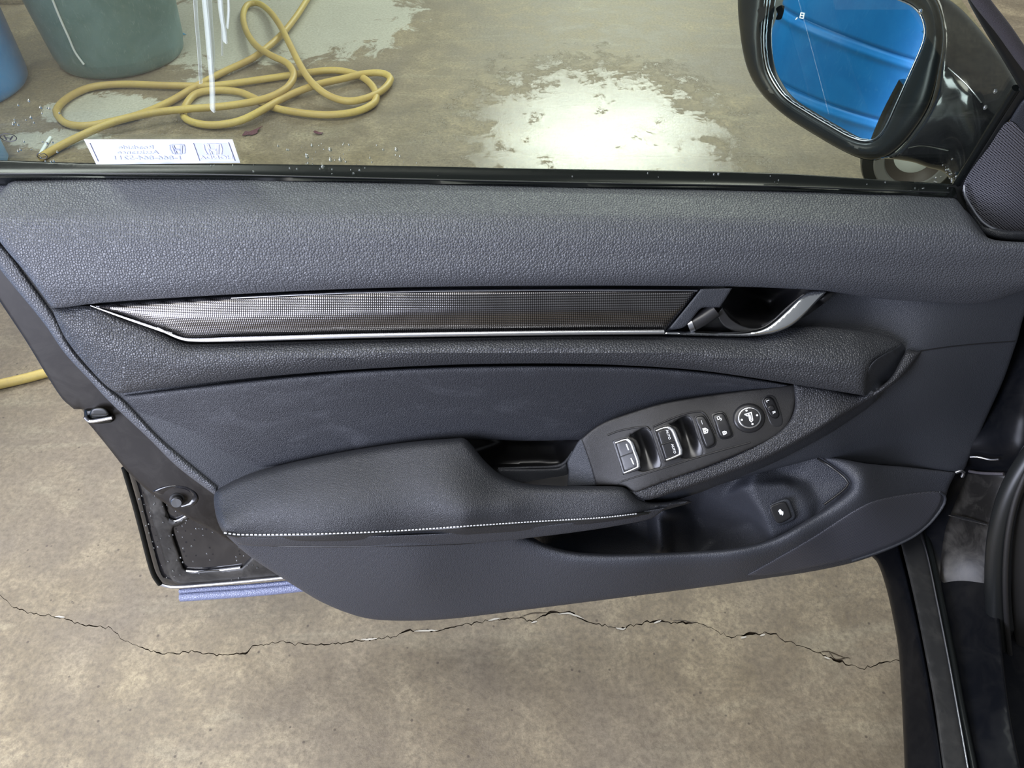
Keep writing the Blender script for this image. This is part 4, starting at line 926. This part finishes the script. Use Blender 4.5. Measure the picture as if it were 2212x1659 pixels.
# etched maker's marks low on the glass
INK = base_mat('etched_mark', (.03, .03, .035), .6)[0]
for (cx, cy, a, b) in ((18, 297, 18, 8), (91, 337, 11, 6)):
    q = ellipse(cx, cy, a, b, .15, 28); q.append(q[0])
    px_tube('etched_mark', q, const(.0012), .0005, INK, gl, mapper=UG, step=3, sides=6)
strokes('etched_mark', [[(-.7, .7), (-.3, -.7)], [(.7, .7), (.3, -.7)], [(-.4, 0), (.4, 0)]], .3, (18, 298), (13, 1), (0, -6), const(.0012), 0, INK, gl, mapper=UG)
strokes('etched_mark', [[(-1, .0), (1, .0)], [(-.5, .5), (.5, .5)], [(-.5, -.5), (.5, -.5)]], .2, (91, 337), (8, 1), (0, -6), const(.0012), 0, INK, gl, mapper=UG)
def drops(name, centres, parent, mapper=UD, mat=WATER):
    V = []; Fc = []
    for (x, y, d, r_) in centres:
        c = (UG(x, y, .0012) if d < -.0205 else UD(x, y, d)) if mapper is None else mapper(x, y, d); k = len(V); n1 = 8
        u = np.array([1.0, 0, 0]); v_ = np.cross(PN, u)
        for (rr, hh) in ((1.0, 0), (.8, .45), (.4, .72)):
            for i in range(n1):
                a = 2*math.pi*i/n1; V.append(tuple(c+(u*math.cos(a)+v_*math.sin(a)*1.15)*rr*r_+PN*hh*r_))
        V.append(tuple(c+PN*.8*r_))
        for s in range(2):
            for i in range(n1):
                j = (i+1) % n1; Fc.append([k+s*n1+i, k+s*n1+j, k+(s+1)*n1+j, k+(s+1)*n1+i])
        for i in range(n1): Fc.append([k+2*n1+i, k+2*n1+(i+1) % n1, k+3*n1])
    me = bpy.data.meshes.new(name); me.from_pydata(V, [], Fc); me.polygons.foreach_set('use_smooth', [True]*len(me.polygons))
    o = link(name, me, mat, parent); o['kind'] = 'stuff'; return o
DROP = base_mat('bright_water_drop', (.55, .6, .62), .03, 0, 1.0, 1.0, .02)[0]
DROP.node_tree.nodes['Principled BSDF'].inputs['Transmission Weight'].default_value = .9
D = []
for _ in range(46):
    x = rng.choice([rng.uniform(560, 820), rng.uniform(1380, 1800), rng.uniform(1850, 2060), rng.uniform(200, 1400)]); y = 352+(x/2050)*36+rng.uniform(-4, 26)
    D.append((x, y, -.010, rng.uniform(.0006, .0015)))
for _ in range(34):
    x = rng.choice([rng.uniform(600, 760), rng.uniform(650, 900)]); D.append((x, rng.uniform(310, 356), -.021, rng.uniform(.0005, .0014)))
for _ in range(26):
    t = rng.uniform(0, 1); D.append((2068-rng.uniform(4, 60)*t, 395-rng.uniform(0, 55)*t, -.021, rng.uniform(.0006, .0015)))
for _ in range(26): D.append((rng.uniform(18, 130), rng.uniform(215, 350), -.021, rng.uniform(.0006, .0017)))
for (x, y) in ((713, 323), (697, 360), (856, 323), (735, 345), (663, 338), (714, 345), (2150, 197), (2128, 232), (1988, 25)): D.append((x, y, -.021, .0022))
drops('water_drop', D, gl, mapper=None, mat=DROP)
D = []
for _ in range(120):
    x = rng.uniform(300, 620); y = rng.uniform(1050, 1255)
    if y > 1050+(x-330)*.62 and x > 282+(y-1040)*.28: D.append((x, y, float(dL(x, y)[0])+.007, rng.uniform(.0007, .0018)))
drops('water_drop', D, door, mat=DROP)
# pale translucent strips standing for lamp reflections in the pane
STREAK = base_mat('light_streak', (.75, .8, .78), .08, 0, .8)[0]
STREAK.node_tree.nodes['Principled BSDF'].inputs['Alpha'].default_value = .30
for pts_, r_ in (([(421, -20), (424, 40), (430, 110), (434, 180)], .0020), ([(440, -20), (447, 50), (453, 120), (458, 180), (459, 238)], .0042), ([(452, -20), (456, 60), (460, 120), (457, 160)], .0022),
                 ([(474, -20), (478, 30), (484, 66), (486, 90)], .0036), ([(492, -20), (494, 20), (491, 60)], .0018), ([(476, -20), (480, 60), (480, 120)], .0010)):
    px_tube('light_streak', pts_, const(.0012), r_, STREAK, gl, mapper=UG, step=14, sides=6, flat=.4)

patch('corner_filler', [(2030, 405, 1), (2090, 395, 1), (2360, 470, 1), (2360, 570, 1), (2090, 540, 1), (2040, 480, 1)], const(-.016), RUBBER, door, spacing=12)
# --- window frame, corner trim and tweeter cover
patch('glass_run_seal', [(2058, 424, 1), (2076, 392), (2140, 290), (2200, 192), (2240, 130, 1), (2250, 175, 1), (2206, 225), (2140, 318), (2090, 392), (2072, 430, 1)], const(.008), RUBBER, door, mapper=UG, edge=(6, .004), spacing=8, thick=.03)
px_tube('seal_bead', [(2064, 402), (2130, 294), (2196, 190)], const(.004), .0045, GLOSSRUB, door, mapper=UG)
dF = const(.012)
patch('window_frame', [(2066, -90, 1), (2086, -10), (2120, 55), (2160, 120), (2202, 190), (2216, 215, 1), (2330, 330, 1), (2330, 160, 1), (2212, 128), (2165, 62), (2110, -10), (2060, -90, 1)], dF, RUBBER, door, mapper=UG, edge=(8, .006), spacing=10, thick=.03)
PILL = grained('pillar_cloth_trim', (.060, .056, .064), .45, 900, .0004)
px_tube('frame_bead', [(2066, -90), (2114, -6), (2168, 64), (2216, 132), (2300, 240)], const(.016), .0058, PILL, door, sides=14, mapper=UG)
patch('sail_trim', [(2074, 434, 1), (2094, 398), (2150, 312), (2206, 220), (2225, 205, 1), (2340, 330, 1), (2340, 545, 1), (2212, 524), (2160, 518), (2122, 503), (2098, 470), (2084, 448)], RBF([(2074, 434, .016), (2206, 210, .012), (2300, 300, .02), (2160, 515, .065), (2300, 530, .065), (2180, 400, .026)]),
      HARD, door, mapper=UG, edge=(8, .004), spacing=9, thick=.03, holes=[[(2180, 268), (2192, 272), (2240, 330), (2300, 400), (2300, 500), (2212, 499), (2165, 497), (2128, 484), (2105, 456), (2086, 424), (2084, 402), (2100, 372), (2140, 318), (2170, 275)]])
tw = patch('tweeter_grille', [(2180, 262), (2194, 268), (2240, 325), (2304, 396), (2304, 504), (2212, 502), (2165, 500), (2126, 488), (2101, 458), (2082, 426), (2080, 402), (2096, 370), (2137, 316), (2168, 270)],
      RBF([(2180, 265, .012), (2080, 400, .012), (2120, 490, .042), (2230, 500, .046), (2180, 400, .026), (2300, 400, .022)]), GRILLE, door, mapper=UG, spacing=9)
px_tube('grille_ring', [(2083, 400), (2084, 420), (2095, 442), (2118, 476), (2140, 492), (2170, 502), (2212, 504), (2300, 504)], RBF([(2083, 400, .017), (2118, 476, .044), (2212, 504, .058), (2300, 504, .058), (2140, 440, .03)]), (.0012, .0022, .003, .003), STEEL, door, mapper=UG)['label'] = 'thin bright metal ring'

# --- side mirror
MP = np.array([.465, .30, .947]); MT = np.array([-1.66, .16, .70])
u1 = CAM-MP; u1 = u1/np.linalg.norm(u1); u2 = MT-MP; u2 = u2/np.linalg.norm(u2); MN = (u1+u2)/np.linalg.norm(u1+u2)
UM = plane_mapper(MP, MN)
mir = empty('side_mirror', (0, 0, 0)); mir.parent = door; mir['label'] = 'black door mirror with blue-tinted glass'
GL = [(1700, -75), (1664, -30), (1654, 26), (1649, 81), (1654, 137), (1667, 172), (1696, 211), (1745, 244), (1794, 273), (1836, 296), (1869, 305), (1892, 299), (1911, 277), (1934, 228), (1963, 163), (1986, 111), (1996, 81), (1996, 55), (1986, 29), (1966, 10), (1934, -4), (1850, -45), (1760, -85)]
def cvx(x, y): return .0008*(1-((x-1820)/180)**2-((y-110)/190)**2)
patch('mirror_glass', [((x-1820)*1.015+1820, (y-110)*1.015+110) for x, y in GL], lambda x, y: const(.0)(x, y)+cvx(x, y)*.8, MIRROR, mir, spacing=9, mapper=UM, thick=.003, sharp=80)['label'] = 'blue-tinted mirror glass reflecting a blue barrel'
px_tube('glass_edge', GL+[GL[0]], const(.0030), .0012, STEEL, mir, mapper=UM)
HO = [(1640, -130), (1598, -40), (1594, 10), (1597, 55), (1605, 114), (1620, 163), (1650, 208), (1697, 250), (1761, 291), (1817, 323), (1859, 341), (1890, 344), (1925, 330), (1963, 293), (2005, 228), (2028, 146), (2037, 75), (2028, 20), (2005, -20), (1960, -60), (1850, -130), (1740, -165)]
BEZ = base_mat('mirror_housing_plastic', (.010, .012, .014), .34, spec=.25)[0]
patch('mirror_bezel', HO, const(.020), BEZ, mir, edge=(26, .014), spacing=9, mapper=UM, thick=.02, holes=[[((x-1820)*1.02+1820, (y-110)*1.02+110) for x, y in GL]])
patch('mirror_shell', [((x-1820)*1.01+1822, (y-110)*1.01+110) for x, y in HO], lambda x, y: -.07+.062*np.clip(((x-1820)/215)**2*.5+((y-100)/240)**2*.5, 0, 1), PAINT, mir, spacing=18, mapper=UM, thick=.01)
dFt = RBF([(1900, 345, -.10), (2035, 370, -.07), (2060, 400, -.05), (2190, 190, -.05), (2150, 110, -.08), (2060, 10, -.10), (2030, 60, -.07), (2030, 200, -.06), (2100, 200, -.035), (2080, 300, -.04), (1960, 310, -.08)])
patch('mirror_foot', [(1880, 346, 1), (1930, 332), (1966, 295), (2008, 228), (2028, 146), (2037, 75), (2026, 15), (2000, -30, 1), (2040, -8), (2075, 18), (2110, 55), (2140, 92), (2170, 130), (2196, 178), (2205, 195, 1), (2120, 340), (2075, 408, 1), (2066, 405), (2038, 372), (2005, 362), (1970, 350), (1915, 343)],
      dFt, PAINT, mir, edge=(14, .012), spacing=9, thick=.02)
px_tube('shell_groove', [(2048, 146), (2075, 170), (2100, 196), (2120, 222)], plus(dFt, .0004), .0007, STEEL, mir, step=8)
px_tube('shell_line', [(1962, 320), (1985, 316), (2010, 318), (2050, 326)], plus(dFt, .002), .0012, GLOSSRUB, mir, step=8)
patch('vent_notch', [(1636, 22), (1648, 14), (1654, 16), (1650, 40), (1646, 46), (1636, 46), (1640, 34)], const(.0215), DARKPL, mir, spacing=6, mapper=UM, thick=.0006)
bs = strokes('blind_spot_symbol', [[(-.5, -1), (.5, -1), (.5, .2), (-.5, .2), (-.5, -1)], [(-.3, -.4), (.3, -.4)], [(-1.6, -1.6), (-1.3, -1.1)]], .22, (1733, 30), (7, 1.5), (2, -9), lambda x, y: cvx(x, y)*.8, .0008, WHITE_INK, mir, mapper=UM)

# ================================================================== THE CAR BODY at the right
car = empty('car', (0, 0, 0)); tag(car, 'black car body along the right edge, door sill and hinge pillar', 'car')
UZS = plane_mapper((0, 0, .36), (0, 0, 1))
patch('sill_outer', [(1872, 1195, 1), (1893, 1212), (1912, 1262), (1928, 1330), (1940, 1400), (1946, 1480), (1950, 1560), (1954, 1660), (1957, 1800, 1), (2050, 1800, 1), (2038, 1660), (2012, 1500), (1990, 1380), (1960, 1250), (1930, 1130, 1), (1880, 1130, 1)],
      RBF([(1890, 1200, -.08), (1960, 1200, .0), (1940, 1450, -.07), (2010, 1450, .0), (1955, 1750, -.06), (2045, 1750, .0)]), PAINT_SILL, car, mapper=UZS, edge=(10, .01), spacing=16, thick=.06)
patch('sill_step', [(1932, 1120, 1), (1950, 1190), (1974, 1290), (2000, 1420), (2018, 1520), (2036, 1650), (2060, 1810, 1), (2118, 1810, 1), (2092, 1650), (2070, 1520), (2052, 1420), (2028, 1300), (2010, 1210), (1995, 1120, 1)],
      const(.006), SILL_MAT, car, mapper=UZS, edge=(6, .004), spacing=14, thick=.02)
patch('sill_base', [(1925, 1120, 1), (1950, 1250), (1985, 1400), (2005, 1560), (2020, 1810, 1), (2500, 1810, 1), (2500, 1000, 1), (2000, 1000, 1)], const(-.035), PAINT_SILL, car, mapper=UZS, spacing=40)
px_tube('sill_edge_bead', [(1988, 1150), (2004, 1205), (2022, 1290), (2046, 1410), (2066, 1520), (2090, 1655), (2115, 1810)], const(.012), .0014, STEEL, car, mapper=UZS)
px_tube('sill_seal', [(2000, 1150), (2014, 1205), (2032, 1290), (2058, 1420), (2078, 1530), (2104, 1660), (2130, 1810)], const(.010), .0045, GLOSSRUB, car, mapper=UZS)
patch('sill_panel', [(2000, 1100, 1), (2016, 1200), (2036, 1300), (2060, 1420), (2082, 1540), (2106, 1660), (2130, 1810, 1), (2235, 1810, 1), (2205, 1659), (2185, 1560), (2168, 1430), (2158, 1300), (2160, 1200), (2165, 1100, 1)],
      RBF([(2010, 1150, .0), (2100, 1200, .03), (2160, 1250, .04), (2080, 1540, .0), (2160, 1540, .035), (2220, 1600, .05), (2240, 1800, .05)]), PAINT_SILL, car, mapper=UZS, edge=(8, .006), spacing=15, thick=.05)
dH = RBF([(2080, 1020, -.03), (2200, 1020, .04), (2060, 1150, .0), (2150, 1150, .06), (2000, 1240, .03), (2160, 1260, .08), (2120, 870, -.04), (2212, 860, .03), (2080, 985, -.005), (2200, 985, .05), (2140, 1130, .055), (2250, 900, .04)])
patch('hinge_pillar', [(2280, 560, 1), (2190, 640), (2150, 730), (2110, 812), (2080, 895), (2050, 985), (2040, 1018), (2030, 1050), (2015, 1090), (2000, 1130), (1996, 1190), (2000, 1250), (2010, 1330, 1), (2150, 1420, 1), (2158, 1260), (2166, 1180), (2186, 1090), (2225, 1000), (2280, 920), (2400, 850, 1), (2400, 560, 1)],
      dH, PAINT_SILL, car, edge=(8, .006), spacing=13, thick=.04)
patch('pillar_wear_plate', [(2090, 1022, 1), (2180, 1028), (2166, 1060), (2150, 1110), (2138, 1170), (2136, 1330, 1), (2080, 1332), (2040, 1322), (2030, 1260), (2040, 1150), (2065, 1080)], plus(dH, .004), PAINT_DUSTY, car, edge=(10, .006), spacing=10)
px_tube('pillar_ridge', [(2050, 1113), (2080, 1119), (2110, 1127), (2134, 1134)], plus(dH, .0105), (.001, .0026, .0022, .001), BRIGHT, car)
px_tube('pillar_ridge', [(2094, 1018), (2120, 1022), (2168, 1024)], plus(dH, .008), .0022, PILL, car)
px_tube('pillar_ridge', [(2096, 987), (2112, 987), (2140, 993), (2158, 992)], plus(dH, .006), .0014, BRIGHT, car)
px_tube('hinge_clip', [(2064, 1021), (2076, 1017), (2082, 1020), (2078, 1030)], const(.020), .0022, STEEL, car, step=5)
# door opening seal and inner scuff trim
dZ = RBF([(2230, 980, .10), (2150, 1100, .105), (2140, 1250, .115), (2150, 1400, .115), (2180, 1600, .105), (2220, 1760, .10), (2250, 1300, .135)])
px_tube('door_opening_seal', [(2330, 880), (2270, 935), (2218, 1000), (2180, 1070), (2158, 1150), (2150, 1230), (2152, 1330), (2164, 1430), (2182, 1540), (2204, 1650), (2235, 1790)], plus(dZ, .0), .013, RUBBER, car, sides=16)
px_tube('seal_lip', [(2330, 900), (2240, 985), (2200, 1060), (2180, 1140), (2172, 1230), (2174, 1330), (2184, 1430), (2202, 1540), (2226, 1650)], plus(dZ, .012), .0035, SWITCH_PL, car)
px_tube('body_flange', [(2300, 870), (2218, 960), (2170, 1050), (2146, 1120), (2134, 1200)], plus(dZ, -.010), (.0015, .0022, .0022, .001), BRIGHT, car)
patch('kick_trim', [(2420, 870, 1), (2300, 940), (2235, 1010), (2202, 1090), (2186, 1180), (2184, 1280), (2194, 1390), (2216, 1520), (2245, 1650), (2290, 1800, 1), (2500, 1800, 1), (2500, 870, 1)], plus(dZ, -.004), SWITCH_PL, car, edge=(10, .006), spacing=20, thick=.03)
bpy.context.view_layer.update()
